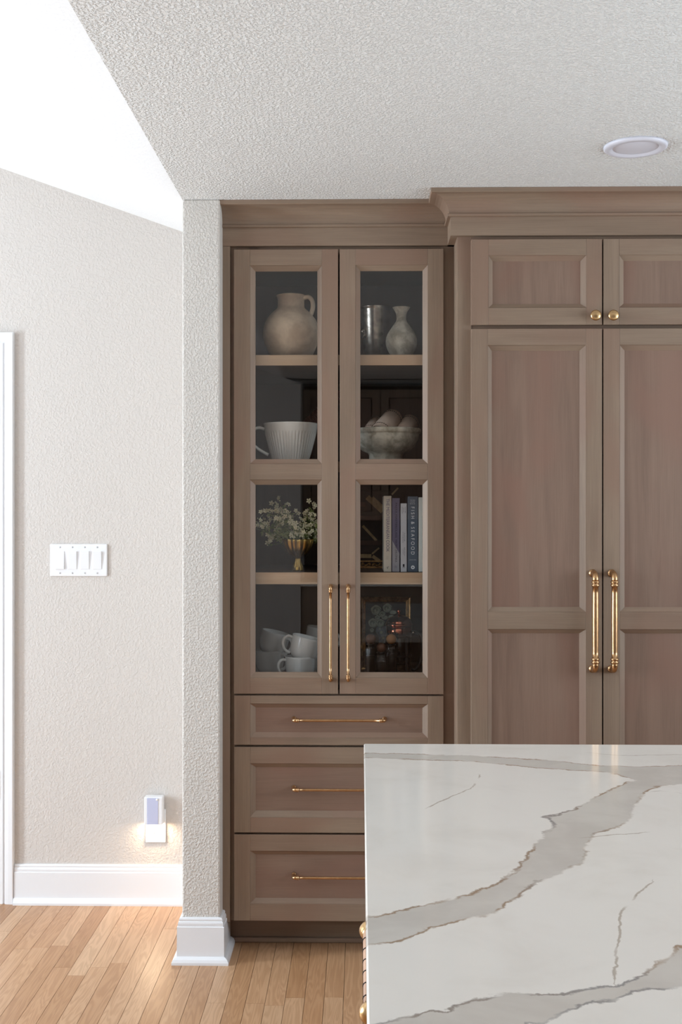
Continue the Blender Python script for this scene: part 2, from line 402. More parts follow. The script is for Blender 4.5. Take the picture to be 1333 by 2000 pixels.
def side_wall(name, x0, x1, holes, ztop):
    m = MB(); ys = Y_REAR - 0.75; ye = Y_KIT + 0.12
    for (a, b2, z0, z1) in sorted(holes):
        m.box(x0, x1, ys, a, 0, ztop); m.box(x0, x1, a, b2, 0, z0); m.box(x0, x1, a, b2, z1, ztop); ys = b2
    m.box(x0, x1, ys, ye, 0, ztop)
    return struct(m.build(name, 'wall'), 'outer wall with window openings')
side_wall('wall_left', X_L - 0.12, X_L, [(2.72, 3.18, 0.15, 2.45), (0.60, 2.30, 0.80, 2.40)], vault_z(X_L) + 0.05)
side_wall('wall_right', X_R, X_R + 0.12, [(0.80, 3.20, 0.90, 2.25)], CEIL)
m = MB(); m.box(XP0, X_R + 0.12, Y_REAR - 0.75, Y_REAR - 0.1, CEIL, CEIL + 0.1)
struct(m.build('ceiling_rear', 'ceil'), 'kitchen ceiling above the rear cabinets')
def window(name, x, y0, y1, z0, z1, ny, nz):
    m = MB(); t = 0.05; s = 0.024
    m.box(x - 0.04, x + 0.04, y0, y0 + t, z0, z1); m.box(x - 0.04, x + 0.04, y1 - t, y1, z0, z1)
    m.box(x - 0.04, x + 0.04, y0, y1, z0, z0 + t, 'y'); m.box(x - 0.04, x + 0.04, y0, y1, z1 - t, z1, 'y')
    for k in range(1, ny):
        yy = y0 + (y1 - y0) * k / ny; m.box(x - 0.015, x + 0.015, yy - s / 2, yy + s / 2, z0, z1)
    for k in range(1, nz):
        zz = z0 + (z1 - z0) * k / nz; m.box(x - 0.015, x + 0.015, y0, y1, zz - s / 2, zz + s / 2, 'y')
    w = struct(m.build(name, 'white'), 'white framed window lighting the room')
    g = MB(); g.box(x - 0.003, x + 0.003, y0 + t, y1 - t, z0 + t, z1 - t); g.build('pane', 'pane', w)
window('window_1', X_L - 0.05, 2.72, 3.18, 0.15, 2.45, 1, 1)
window('window_2', X_L - 0.05, 0.60, 2.30, 0.80, 2.40, 2, 1)
window('window_3', X_R + 0.05, 0.80, 3.20, 0.90, 2.25, 2, 1)

# baseboards
BASE = [(0, 0.0), (0.030, 0.0), (0.030, 0.008), (0.026, 0.016), (0.020, 0.021), (0.015, 0.023), (0.0145, 0.116), (0.0115, 0.1175), (0.0120, 0.126),
        (0.0105, 0.131), (0.0080, 0.133), (0.0085, 0.139), (0.006, 0.143), (0, 0.144)]
m = MB(); m.sweep([(XP0, Y_BACK), (XP0, Y_POST), (XP1, Y_POST), (XP1, 3.838)], BASE, side=1)
struct(m.build('baseboard_partition', 'white', weld=True), 'white stepped baseboard wrapping the wall end')
xb1 = ux(27, Y_BACK - 0.015)
m = MB(); m.sweep([(xb1, Y_BACK), (XP0, Y_BACK)], BASE, side=1)
struct(m.build('baseboard_back', 'white', weld=True), 'white stepped baseboard under the light switches')

# door at the far left of the back wall
dr = thing('door_1', (xd0, Y_BACK, 0), 'white painted door and casing at the left edge', 'door'); dr['kind'] = 'structure'; del dr['category']
CW = ux(28.5, Y_BACK) - xd1
def casing_piece(p0, p1, n, ends):
    m = MB(); pr = [(0, 0), (0, 0.010), (0.007, 0.014), (0.018, 0.015), (0.020, 0.0105), (0.024, 0.0105), (0.027, 0.0165), (0.040, 0.0185), (CW - 0.003, 0.0195), (CW, 0.017), (CW, 0)]
    p0, p1, n = Vector(p0), Vector(p1), Vector(n); d = (p1 - p0).normalized(); R = []
    for p, e in ((p0, ends[0]), (p1, ends[1])):
        R.append([p + n * a + d * (a * e) + Vector((0, -h, 0)) for a, h in pr])
    for j in range(len(pr) - 1): m.face([R[0][j], R[1][j], R[1][j + 1], R[0][j + 1]])
    m.face(R[0]); m.face(R[1][::-1]); return m.build('casing', 'white', dr, weld=True)
casing_piece((xd1, Y_BACK, 0), (xd1, Y_BACK, DOOR_H), (1, 0, 0), (0, 1))
casing_piece((xd0, Y_BACK, 0), (xd0, Y_BACK, DOOR_H), (-1, 0, 0), (0, 1))
casing_piece((xd0, Y_BACK, DOOR_H), (xd1, Y_BACK, DOOR_H), (0, 0, 1), (-1, 1))
m = MB(); m.box(xd1 - 0.018, xd1 + 0.001, Y_BACK - 0.004, Y_BACK + 0.12, 0, DOOR_H); m.box(xd0 - 0.001, xd0 + 0.018, Y_BACK - 0.004, Y_BACK + 0.12, 0, DOOR_H)
m.box(xd0, xd1, Y_BACK - 0.004, Y_BACK + 0.12, DOOR_H - 0.018, DOOR_H); m.build('jamb', 'white', dr)
m = MB(); m.box(xd0 + 0.021, xd1 - 0.021, Y_BACK + 0.002, Y_BACK + 0.037, 0.01, DOOR_H - 0.021); m.build('door_leaf', 'white', dr, bevel=0.002)
for v in (809, 1530):
    zc = vz(v, Y_BACK, 2); m = MB(); m.tube([(xd1 - 0.004, Y_BACK - 0.012, zc - 0.05), (xd1 - 0.004, Y_BACK - 0.012, zc + 0.05)], 0.0085, 14)
    m.box(xd1 - 0.03, xd1 + 0.004, Y_BACK - 0.006, Y_BACK + 0.001, zc - 0.05, zc + 0.05); m.build('hinge', 'hinge', dr)

# ---------------------------------------------------------------- cabinetry helpers
def bead_ring(m, o, i, yf, yo, yi, ydeep):
    (x0, x1, z0, z1), (a0, a1, c0, c1) = o, i
    e = 0.0016                                              # a small square step before the slope
    O = [(x0, z0), (x1, z0), (x1, z1), (x0, z1)]; S = [(x0 + e, z0 + e), (x1 - e, z0 + e), (x1 - e, z1 - e), (x0 + e, z1 - e)]
    I = [(a0, c0), (a1, c0), (a1, c1), (a0, c1)]
    for k in range(4):
        j = (k + 1) % 4; ou, ov = rng.uniform(0, 60), rng.uniform(0, 60); hor = k in (0, 2)
        def uvp(p, extra=0): return ((p[0] if hor else p[1]) + ou, (p[1] if hor else p[0]) + extra + ov)
        for A, B, y0, y1 in ((O, S, yf, yo), (S, S, yo, yo + 0.0) if False else (S, I, yo, yi), (I, I, yi, ydeep)):
            if A is B: m.face([(A[k][0], y0, A[k][1]), (A[j][0], y0, A[j][1]), (A[j][0], y1, A[j][1]), (A[k][0], y1, A[k][1])], [uvp(A[k]), uvp(A[j]), uvp(A[j], .01), uvp(A[k], .01)])
            else: m.face([(A[k][0], y0, A[k][1]), (A[j][0], y0, A[j][1]), (B[j][0], y1, B[j][1]), (B[k][0], y1, B[k][1])], [uvp(A[k]), uvp(A[j]), uvp(B[j]), uvp(B[k])])
def front(parent, name, X, Z, yf, opens, glazed=False, grain='z', thick=0.020):
    """A framed front: stiles and rails, a sloped moulding round each opening, then a panel or pane."""
    x0, x1 = X; z0, z1 = Z; m = MB()
    ox0, ox1 = opens[0][0][0], opens[0][0][1]
    m.box(x0, ox0, yf, yf + thick, z0, z1, 'z'); m.box(ox1, x1, yf, yf + thick, z0, z1, 'z')
    zs = [z0]
    for o, i in sorted(opens, key=lambda q: q[0][2]): zs += [o[2], o[3]]
    zs.append(z1)
    for k in range(0, len(zs), 2): m.box(ox0, ox1, yf, yf + thick, zs[k], zs[k + 1], 'x')
    d = m.build(name, 'wood', parent, bevel=0.0011)
    for o, i in opens:
        b2 = MB(); bead_ring(b2, o, i, yf, yf + 0.0025, yf + 0.0130, yf + thick - 0.001); b2.build('moulding', 'wood', d)
        p = MB()
        if glazed:
            p.box(i[0] - 0.003, i[1] + 0.003, yf + 0.0135, yf + 0.0165, i[2] - 0.003, i[3] + 0.003); p.build('pane', 'pane', d)
        else:
            p.box(i[0] - 0.003, i[1] + 0.003, yf + 0.0132, yf + thick - 0.001, i[2] - 0.003, i[3] + 0.003, grain); p.build('panel', 'wood_panel', d)
    return d
def rect(u0, u1, v0, v1, Y): return (ux(u0, Y), ux(u1, Y), vz(v1, Y), vz(v0, Y))

def pull(parent, a, bb, out, r, mat, post=0.030, seg=16, belly=1.0, el=1.4, cl=1.75):
    """Bar pull from a to b: elbowed posts, double collars at both ends, a round bar."""
    a, bb, out = Vector(a), Vector(bb), Vector(out); d = (bb - a).normalized(); L = (bb - a).length; m = MB()
    E = 1.9 * r
    for p, s in ((a, 1), (bb, -1)):
        pts = [p]; rr = [r * el * 1.25]; dd = d * s
        pts += [p + out * 0.004, p + out * 0.0045]; rr += [r * el * 1.25, r * el * 0.95]
        for k in range(0, 9):
            t = k / 8 * HP; pts.append(p + out * (post - E + E * math.sin(t)) + dd * (E - E * math.cos(t))); rr.append(r * el * (0.95 + 0.05 * k / 8))
        pts.append(p + out * post + dd * (E + 0.5 * r)); rr.append(r * el)
        m.tube(pts, rr, seg)
    L0 = E + 0.5 * r
    prof = [(0, el), (0.0, cl - .04), (0.6, cl), (0.7, 0.5 + cl * 0.45), (1.1, 0.5 + cl * 0.45), (1.2, cl), (1.8, cl - .04), (1.85, 1.03)]
    pts, rr = [], []
    for s, k in prof: pts.append(a + out * post + d * (L0 + s * r)); rr.append(r * k)
    for k in range(1, 12):
        t = k / 12; pts.append(a + out * post + d * (L0 + 1.85 * r + t * (L - 2 * L0 - 3.7 * r))); rr.append(r * (1.0 + (belly - 1.0) * math.sin(math.pi * t)))
    for s, k in prof[::-1]: pts.append(bb + out * post - d * (L0 + s * r)); rr.append(r * k)
    # nudge coincident rings so the collars keep crisp steps
    for k in range(1, len(pts)):
        if (pts[k] - pts[k - 1]).length < 1e-6: pts[k] = pts[k] + d * 1e-4
    m.tube(pts, rr, seg); return m.build('pull_handle', mat, parent)

def crown_profile(zt):
    p = [(0.0, 2.3045), (0.022, 2.3045), (0.022, 2.3628), (0.0315, 2.3632), (0.0325, 2.3640), (0.0325, 2.3708), (0.0315, 2.3716), (0.0265, 2.3718)]
    for k in range(9):                                      # the cove
        t = k / 8 * HP; p.append((0.0275 + 0.050 * (1 - math.cos(t)), 2.3725 + 0.0505 * math.sin(t)))
    p += [(0.0855, 2.4236), (0.0868, 2.4250), (0.0865, zt - 0.003), (0.0865, zt), (0.0, zt)]
    return p

# ---------------------------------------------------------------- tall glass-front cabinet
YF = 3.765; YD = 3.743                                      # face frame and door faces
XL, XR = ux(434.5, YF) + 0.0005, ux(889, YF) - 0.001
cab = thing('display_cabinet', ((XL + XR) / 2, YF, 0), 'tall stained wood cabinet with glass doors over three drawers', 'cabinet')
zdoor0, zdoor1 = vz(1355.5, YD), vz(486.5, YD)
m = MB()                                                    # face frame
fx0, fx1 = ux(461, YD), ux(863, YD)
m.box(XL, fx0, YF, YF + 0.02, 0.103, 2.32, 'z'); m.box(fx1, XR, YF, YF + 0.02, 0.103, 2.32, 'z')
m.box(fx0, fx1, YF, YF + 0.02, 2.283, 2.32, 'x')
for v in (1357.5, 1457.5, 1629): z = vz(v, YD); m.box(fx0, fx1, YF, YF + 0.02, z - 0.012, z + 0.012, 'x')
m.box(fx0, fx1, YF, YF + 0.02, 0.103, 0.124, 'x')
m.build('face_frame', 'wood', cab, bevel=0.0008)
part_box('filler_strip', 'wood', cab, XL, ux(449.5, 3.745), 3.744, YF - 0.0002, 0.103, 2.3043, bevel=0.0012)
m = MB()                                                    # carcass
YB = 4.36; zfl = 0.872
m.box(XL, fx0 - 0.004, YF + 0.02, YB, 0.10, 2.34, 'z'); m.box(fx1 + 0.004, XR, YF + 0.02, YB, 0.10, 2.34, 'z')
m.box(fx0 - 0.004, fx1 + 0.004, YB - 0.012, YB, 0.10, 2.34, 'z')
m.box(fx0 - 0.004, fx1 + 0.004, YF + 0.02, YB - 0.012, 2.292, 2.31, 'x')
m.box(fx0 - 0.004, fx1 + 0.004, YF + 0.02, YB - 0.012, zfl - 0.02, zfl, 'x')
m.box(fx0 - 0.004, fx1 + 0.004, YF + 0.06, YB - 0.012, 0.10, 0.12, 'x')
m.build('carcass', 'wood_shaded', cab)
SH1, SH2, SH3 = 1.957, 1.605, 1.239
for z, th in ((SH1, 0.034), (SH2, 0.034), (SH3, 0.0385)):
    sh = part_box('shelf', 'wood_shaded', cab, fx0 - 0.003, fx1 + 0.003, 3.8062, YB - 0.013, z - th, z, grain='x')
    part_box('shelf_edge', 'shelf_lit', sh, fx0 - 0.003, fx1 + 0.003, 3.80, 3.806, z - th - 0.0004, z + 0.0002, grain='x', bevel=0.001)  # strip with painted light, in front of a shelf painted as shaded
m = MB(); m.sweep([(XL, YF), (ux(889, YF) - 0.001, YF)], crown_profile(CEIL - 0.0005), side=1)
m.build('crown_moulding', 'wood', cab, weld=True)
m = MB(); m.box(XL, XR, 3.853, 3.872, 0.0, 0.101, 'x'); m.build('toe_kick', 'wood', cab)
m = MB(); m.box(XL + 0.016, XR, 3.840, 3.8525, 0.0, 0.018, 'x'); m.build('toe_moulding', 'wood', cab, bevel=0.006, seg=3)
for (du0, du1, bo0, bo1, bi0, bi1, hu) in ((457, 660.7, 488.5, 629, 498.5, 620, 646), (664, 867, 695, 836, 704.3, 826.3, 680.5)):
    ops = []
    for (o0, o1, i0, i1) in ((518, 905.6, 528, 896.3), (937, 1324, 946.5, 1314)):
        ops.append((rect(bo0, bo1, o0, o1, YD), rect(bi0, bi1, i0, i1, YD)))
    d = front(cab, 'door', (ux(du0, YD), ux(du1, YD)), (zdoor0, zdoor1), YD, ops, glazed=True)
    x = ux(hu, YD - 0.03)
    pull(d, (x, YD, vz(1327, YD)), (x, YD, vz(1145, YD)), (0, -1, 0), 0.0043, 'bronze')
for (v0, v1, o0, o1, i0, i1, hv) in ((1359, 1455.5, 1375, 1441, 1383.5, 1432, 1408), (1459.7, 1627, 1492, 1597, 1500.5, 1585.5, 1544), (1631, 1799.5, 1663, 1765.5, 1671.5, 1757, 1716)):
    ops = [(rect(489, 836, o0, o1, YD), rect(499, 826, i0, i1, YD))]
    d = front(cab, 'drawer_front', (ux(457.5, YD), ux(867, YD)), (vz(v1, YD), vz(v0, YD)), YD, ops, grain='x')
    z = vz(hv, YD - 0.03); ya = YD + 0.011
    pull(d, (ux(574, YD), ya, z), (ux(752, YD), ya, z), (0, -1, 0), 0.0043, 'bronze', post=0.036)

# ---------------------------------------------------------------- refrigerator cabinet with panelled doors
YG = 3.636; YE = 3.615
GX0 = ux(893.5, YG); GX1 = GX0 + 0.95
fr = thing('refrigerator_cabinet', (GX0 + 0.4, YG, 0), 'deep stained wood cabinet with tall panelled refrigerator doors', 'cabinet')
gx0 = ux(921, YE); gmid0, gmid1 = ux(1176.8, YE), ux(1179.6, YE); wdoor = gmid0 - gx0
gx1 = gmid1 + wdoor
GX1 = gx1 + (gx0 - GX0)
m = MB(); m.box(GX0, gx0 + 0.003, YG, YG + 0.02, 0.0, 2.35, 'z'); m.box(gx1 - 0.003, GX1, YG, YG + 0.02, 0.0, 2.35, 'z')
zf1 = vz(468.5, YE); zf0 = vz(635.5, YE); zt1 = vz(643, YE)
m.box(gx0 + 0.003, gx1 - 0.003, YG, YG + 0.02, zf1 - 0.01, 2.35, 'x'); m.box(gx0 + 0.003, gx1 - 0.003, YG + 0.004, YG + 0.02, zt1 - 0.015, zf0 + 0.015, 'x')
m.build('face_frame', 'wood', fr, bevel=0.0012)
part_box('side_panel', 'wood', fr, GX0, GX0 + 0.019, YG + 0.0202, 4.38, 0.0, 2.35, bevel=0.001)
part_box('side_panel', 'wood', fr, GX1 - 0.019, GX1, YG + 0.0202, 4.38, 0.0, 2.35, bevel=0.001)
part_box('carcass', 'dark', fr, GX0 + 0.02, GX1 - 0.02, YG + 0.021, 4.38, 0.06, 2.35)
m = MB(); m.sweep([(GX0, YF + 0.0), (GX0, YG), (GX1, YG), (GX1, YF)], crown_profile(CEIL - 0.0005), side=-1 if False else 1)
m.build('crown_moulding', 'wood', fr, weld=True)
zb0 = 0.11
def mirror(r): return (gmid0 + gmid1 - r[1], gmid0 + gmid1 - r[0], r[2], r[3])
for side in (0, 1):
    X = (gx0, gmid0) if side == 0 else (gmid1, gx1)
    fix = (lambda r: r) if side == 0 else mirror
    d = front(fr, 'upper_door', X, (zf0, zf1), YE, [(fix(rect(955, 1146, 500, 602, YE)), fix(rect(963.5, 1136, 510, 593.5, YE)))])
    k = at(1164.3 if side == 0 else 1199, 615.8, YE - 0.02); m = MB()
    m.lathe((k.x, YE, k.z), [(0.0095, 0.0), (0.0095, 0.003), (0.006, 0.005), (0.0055, 0.014), (0.010, 0.017), (0.0155, 0.020), (0.0168, 0.0225), (0.0160, 0.025), (0.0125, 0.0275), (0.006, 0.029), (0.0, 0.0295)], 28, axis=(0, -1, 0))
    m.build('knob', 'brass', d)
    ops = [(fix(rect(953.5, 1145, 675, 1194.5, YE)), fix(rect(962, 1134, 685, 1185.5, YE))),
           (fix((*rect(953.5, 1145, 0, 1, YE)[:2], zb0 + 0.065, vz(1228.5, YE))), fix((*rect(962, 1133.5, 0, 1, YE)[:2], zb0 + 0.08, vz(1237, YE))))]
    d = front(fr, 'tall_door', X, (zb0, zt1), YE, ops)
    x = ux(1158.5 if side == 0 else 1195.5, YE)
    pull(d, (x, YE, vz(1305, YE)), (x, YE, vz(1119, YE)), (0, -1, 0), 0.0092, 'bronze', post=0.042, seg=24, belly=1.10, el=1.06, cl=1.36)

# ---------------------------------------------------------------- island
ZT = 0.914
c0 = atz(711, 1452.3, ZT); IX0, IY1 = c0.x, c0.y; IX1, IY0 = IX0 + 2.35, 0.90
def poly(pts): return [atz(640 + 0.52 * x, 1430 + 0.52 * y, ZT).to_2d() for x, y in pts]
veinA = [(135, 695), (300, 665), (430, 635), (560, 600), (640, 570), (720, 515), (760, 450), (810, 390), (860, 345), (805, 318), (870, 308), (930, 290), (1000, 245), (1100, 198), (1165, 178), (1060, 152), (900, 142),
         (800, 135), (640, 120), (560, 110), (400, 105), (130, 95), (130, 77), (400, 85), (560, 88), (800, 104), (900, 112), (1000, 125), (1180, 130), (1500, 120), (1500, 185), (1333, 195), (1240, 202), (1180, 235), (1150, 290),
         (1135, 335), (1010, 382), (970, 420), (970, 480), (910, 515), (850, 540), (780, 560), (720, 620), (650, 660), (600, 690), (500, 705), (400, 730), (250, 790), (135, 795)]
veinC = [(100, 1130), (330, 1055), (430, 1045), (580, 1000), (700, 980), (850, 990), (980, 965), (1100, 945), (1180, 925), (1210, 880), (1280, 850), (1333, 800), (1500, 780), (1500, 960), (1333, 955), (1240, 962), (1180, 960), (1100, 1005), (980, 1018), (900, 1050), (800, 1085), (700, 1120), (400, 1200), (100, 1230)]
hairs = [[(1215, 565), (1165, 610), (1130, 650), (1100, 690), (1095, 760), (1085, 850), (1072, 930)], [(575, 165), (540, 210), (450, 250), (380, 280)], [(1180, 230), (1250, 220), (1300, 226)], [(960, 75), (1100, 88), (1333, 84)], [(985, 395), (1080, 385), (1180, 378)]]
def sdf(P, polyv, closed=True):
    n = len(polyv); best = np.full(len(P), 1e9); inside = np.zeros(len(P), bool)
    for k in range(n if closed else n - 1):
        a = np.array(polyv[k]); b2 = np.array(polyv[(k + 1) % n]); ab = b2 - a; L2 = max(ab @ ab, 1e-12)
        t = np.clip(((P - a) @ ab) / L2, 0, 1); q = a + t[:, None] * ab
        best = np.minimum(best, np.hypot(*(P - q).T))
        cond = (a[1] > P[:, 1]) != (b2[1] > P[:, 1])
        with np.errstate(divide='ignore', invalid='ignore'): xi = a[0] + (P[:, 1] - a[1]) / (b2[1] - a[1]) * ab[0]
        inside ^= cond & (P[:, 0] < xi)
    return np.where(inside, best, -best) if closed else best
nx, ny = 170, 130; e = 0.0025
xs = [IX0] + list(np.linspace(IX0 + e, IX1 - e, nx)) + [IX1]; ys = [IY0] + list(np.linspace(IY0 + e, IY1 - e, ny)) + [IY1]
V = []; Fc = []; W, Hn = len(xs), len(ys)
for j, y in enumerate(ys):
    for i, x in enumerate(xs): V.append((x, y, ZT - (e if i in (0, W - 1) or j in (0, Hn - 1) else 0)))
for j in range(Hn - 1):
    for i in range(W - 1): a = j * W + i; Fc.append((a, a + 1, a + W + 1, a + W))
bnd = [i for i in range(W)] + [j * W + W - 1 for j in range(1, Hn)] + [(Hn - 1) * W + i for i in range(W - 2, -1, -1)] + [j * W for j in range(Hn - 2, 0, -1)]
low = []
for k in bnd: low.append(len(V)); V.append((V[k][0], V[k][1], ZT - 0.030))
for k in range(len(bnd)):
    k2 = (k + 1) % len(bnd); Fc.append((bnd[k], low[k], low[k2], bnd[k2]))
Fc.append(tuple(low[::-1]))
m = MB(); m.mesh(V, Fc); top = m.build('island_countertop', 'quartz', origin=((IX0 + IX1) / 2, (IY0 + IY1) / 2, ZT - 0.03))
P = np.array([(v[0], v[1]) for v in V])
dv = np.maximum(sdf(P, poly(veinA)), sdf(P, poly(veinC)))
hv = np.full(len(P), 1e9); hs = np.full(len(P), 1.0)         # signed offset from the nearest hairline, and its distance
for h in hairs:
    pv = [np.array(q) for q in poly(h)]
    for a, b2 in zip(pv, pv[1:]):
        ab = b2 - a; t = np.clip(((P - a) @ ab) / (ab @ ab), 0, 1); q = P - (a + t[:, None] * ab); dd = np.hypot(*q.T); sg = np.sign(ab[0] * (P[:, 1] - a[1]) - ab[1] * (P[:, 0] - a[0]))
        near = dd < hv - 1e-7; hs = np.where(near, sg * dd, hs); hv = np.where(near, dd, hv)
for nm, arr in (('vein', dv), ('hair', hs), ('hairfar', hv)):
    at_ = top.data.attributes.new(nm, 'FLOAT', 'POINT'); at_.data.foreach_set('value', arr.astype(np.float32))
tag(top, 'white quartz island countertop with grey-beige veins in the foreground', 'countertop')

BX0 = IX0 + 0.028
isl = thing('kitchen_island', (BX0 + 0.9, (IY0 + IY1) / 2, 0), 'wooden island base under the white quartz countertop', 'island')
by0, by1 = IY0 + 0.03, IY1 - 0.03
m = MB(); m.box(BX0, IX1 - 0.03, by0, by1, 0.10, ZT - 0.0305, 'z'); m.build('body', 'wood', isl, bevel=0.001)
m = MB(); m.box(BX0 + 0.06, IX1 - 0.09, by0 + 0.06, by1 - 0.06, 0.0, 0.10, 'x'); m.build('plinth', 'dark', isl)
ph = Vector((BX0, 0, 0.775))
def bar_y(v): return (CAM_H - ph.z) * F / (v - V0)
yA, yB = bar_y(1819), bar_y(1976); px_bar = BX0 - 0.0215
m = MB(); m.tube([(px_bar, yB + 0.012, ph.z), (px_bar, yA - 0.012, ph.z)], 0.0095, 20); hnd = m.build('pull_handle', 'leather', isl); hnd['label'] = 'tan leather-wrapped bar pull'
L = yA - yB - 0.04
for k in range(6):
    m = MB(); yc = yB + 0.02 + L * (k + 0.5) / 6; pts = []
    for j in range(7):
        a = math.radians(115 + j * 22); pts.append((px_bar + 0.0097 * math.cos(a), yc - 0.008 + 0.0027 * j, ph.z + 0.0097 * math.sin(a)))
    m.tube(pts, 0.0011, 6); m.build('stitch', 'stitch', hnd)
for yc in (yA, yB):
    s = 1 if yc == yA else -1; m = MB()
    m.lathe((px_bar, yc - s * 0.016, ph.z), [(0.0, 0.0), (0.0105, 0.0), (0.0105, 0.006), (0.0120, 0.009), (0.0150, 0.015), (0.0156, 0.020), (0.0138, 0.027), (0.009, 0.031), (0.0, 0.0325)], 24, axis=(0, s, 0))
    m.tube([(px_bar, yc - s * 0.01, ph.z), (BX0, yc - s * 0.01, ph.z)], 0.006, 14); m.build('finial', 'brass', hnd)

# ---------------------------------------------------------------- things on the walls and ceiling
c = at(1242, 285, 3.0); yl = (CEIL - CAM_H) * F / (V0 - 285.3); xl = atz(1242, 285.3, CEIL).x
rl = thing('recessed_light', (xl, atz(1242, 285.3, CEIL).y, CEIL), 'round white recessed light in the kitchen ceiling', 'ceiling light')
o0 = Vector(rl.location); m = MB()
m.lathe(o0, [(0.0625, -0.004), (0.066, -0.009), (0.080, -0.009), (0.0845, -0.006), (0.086, -0.0), (0.0625, -0.0)], 64); m.build('trim_ring', 'fixture', rl)
m = MB(); m.lathe(o0, [(0.0, -0.0045), (0.0600, -0.0045), (0.0635, -0.003), (0.0635, -0.0005), (0.0, -0.0005)], 64); m.build('lens', 'fixture', rl)

yw = Y_BACK
p0, p1 = at(98.5, 1062.5, yw), at(210.5, 1125.5, yw)
sw = thing('light_switch', ((p0.x + p1.x) / 2, yw, (p0.z + p1.z) / 2), 'white wall plate with four rocker light switches', 'light switch')
part_box('wall_plate', 'plastic', sw, p0.x, p1.x, yw - 0.007, yw - 0.0002, p1.z, p0.z, bevel=0.004)
wp = p1.x - p0.x; zc = (p0.z + p1.z) / 2
for k in range(4):
    xc = p0.x + wp * (0.176 + 0.2165 * k); hw = 0.0158; hh = 0.0325; tl = (0.0045, -0.003)[k in (0,)] if False else (-0.004 if k == 0 else 0.004)
    m = MB(); ya0 = yw - 0.0072
    m.box(xc - hw - 0.0012, xc + hw + 0.0012, ya0 - 0.0006, ya0 + 0.002, zc - hh - 0.0012, zc + hh + 0.0012)
    prof = [(zc - hh, 0.0035 - tl * 0.5), (zc, 0.0035), (zc + hh, 0.0035 + tl * 0.5)]
    L_ = [(xc - hw, ya0 - d, z) for z, d in prof]; R_ = [(xc + hw, ya0 - d, z) for z, d in prof]
    Lb = [(xc - hw, ya0, z) for z, d in prof]; Rb = [(xc + hw, ya0, z) for z, d in prof]
    m.mesh(L_ + R_ + Lb + Rb, [(0, 3, 4, 1), (1, 4, 5, 2), (0, 1, 7, 6), (1, 2, 8, 7), (3, 9, 10, 4), (4, 10, 11, 5), (2, 5, 11, 8), (0, 6, 9, 3)])
    m.build('rocker', 'plastic', sw, bevel=0.0008)
    for s in (-1, 1):
        m = MB(); m.lathe((xc, yw - 0.0068, zc + s * 0.0475), [(0.0032, 0.0), (0.0032, 0.0008), (0.0024, 0.0014), (0, 0.0015)], 12, axis=(0, -1, 0)); m.build('screw', 'screw', sw)

p0, p1 = at(285, 1579, yw), at(324.5, 1645, yw)
nl = thing('night_light', ((p0.x + p1.x) / 2, yw, p1.z), 'glowing white plug-in night light on an outlet above the baseboard', 'night light')
part_box('outlet_plate', 'plastic', nl, p0.x, p1.x, yw - 0.007, yw - 0.0002, p1.z, p0.z, bevel=0.003)
m = MB(); m.lathe((at(302.5, 1625, yw).x, yw - 0.0068, vz(1625.5, yw, 302)), [(0.003, 0), (0.003, 0.0008), (0.0, 0.0012)], 12, axis=(0, -1, 0)); m.build('screw', 'screw', nl)
yn = yw - 0.045; q0, q1 = at(281.5, 1557, yn), at(318, 1611.5, yn)
body = part_box('housing', 'plastic', nl, q0.x, q1.x, yn, yw - 0.0072, q1.z, q0.z, bevel=0.004)
part_box('face_panel', 'greyplastic', body, q0.x + 0.011, q1.x - 0.0165, yn - 0.0016, yn + 0.001, q1.z + 0.001, q0.z - 0.003, bevel=0.0006)
m = MB(); m.lathe((q1.x - 0.0205, yn - 0.0012, q0.z - 0.0085), [(0.0045, 0), (0.0042, 0.0015), (0.002, 0.0028), (0, 0.003)], 16, axis=(0, -1, 0)); m.build('light_sensor', 'plastic', body)
t = NT('warm_led'); t.b.inputs['Emission Color'].default_value = (1.0, 0.78, 0.52, 1); t.b.inputs['Emission Strength'].default_value = 14.0; M['led'] = t.m
m = MB(); m.box(q0.x + 0.006, q1.x - 0.006, yn + 0.006, yw - 0.012, q1.z - 0.0012, q1.z + 0.0005); m.build('led_lens', 'led', body)
area('night_light_glow', ((q0.x + q1.x) / 2, (yn + yw) / 2, q1.z - 0.003), (0, 0, 0), 0.05, 0.025, 0.45, (1.0, 0.72, 0.45))

# ---------------------------------------------------------------- on the top shelf
def sm(prof, n=4):                                          # Catmull-Rom through a lathe profile
    out = []; P = [Vector(p) for p in prof]
    for k in range(len(P) - 1):
        a, b2, c2, d2 = P[max(k - 1, 0)], P[k], P[k + 1], P[min(k + 2, len(P) - 1)]
        for j in range(n):
            t = j / n; q = 0.5 * ((2 * b2) + (c2 - a) * t + (2 * a - 5 * b2 + 4 * c2 - d2) * t * t + (3 * b2 - a - 3 * c2 + d2) * t ** 3); out.append((max(q.x, 0), q.y))
    out.append(tuple(P[-1])); return out
E0 = 0.0006
Yj = 3.925; jx = ux(569, Yj)
jug = thing('clay_jug', (jx, Yj, SH1 + E0), 'round-bellied sandy clay jug with a loop handle on the top shelf', 'jug'); o0 = Vector(jug.location); m = MB()
outer = sm([(0.055, 0), (0.074, 0.018), (0.092, 0.060), (0.0965, 0.095), (0.086, 0.132), (0.064, 0.160), (0.048, 0.175), (0.0455, 0.190), (0.0465, 0.208), (0.0505, 0.218)])
m.lathe(o0, [(0.0, 0)] + outer + [(0.047, 0.2195), (0.042, 0.205), (0.042, 0.18), (0.060, 0.155), (0.088, 0.09), (0.05, 0.008), (0, 0.006)], 56, fn=lambda a, z: 1 + 0.006 * math.sin(3 * a + 20 * z)); m.build('body', 'clay', jug)
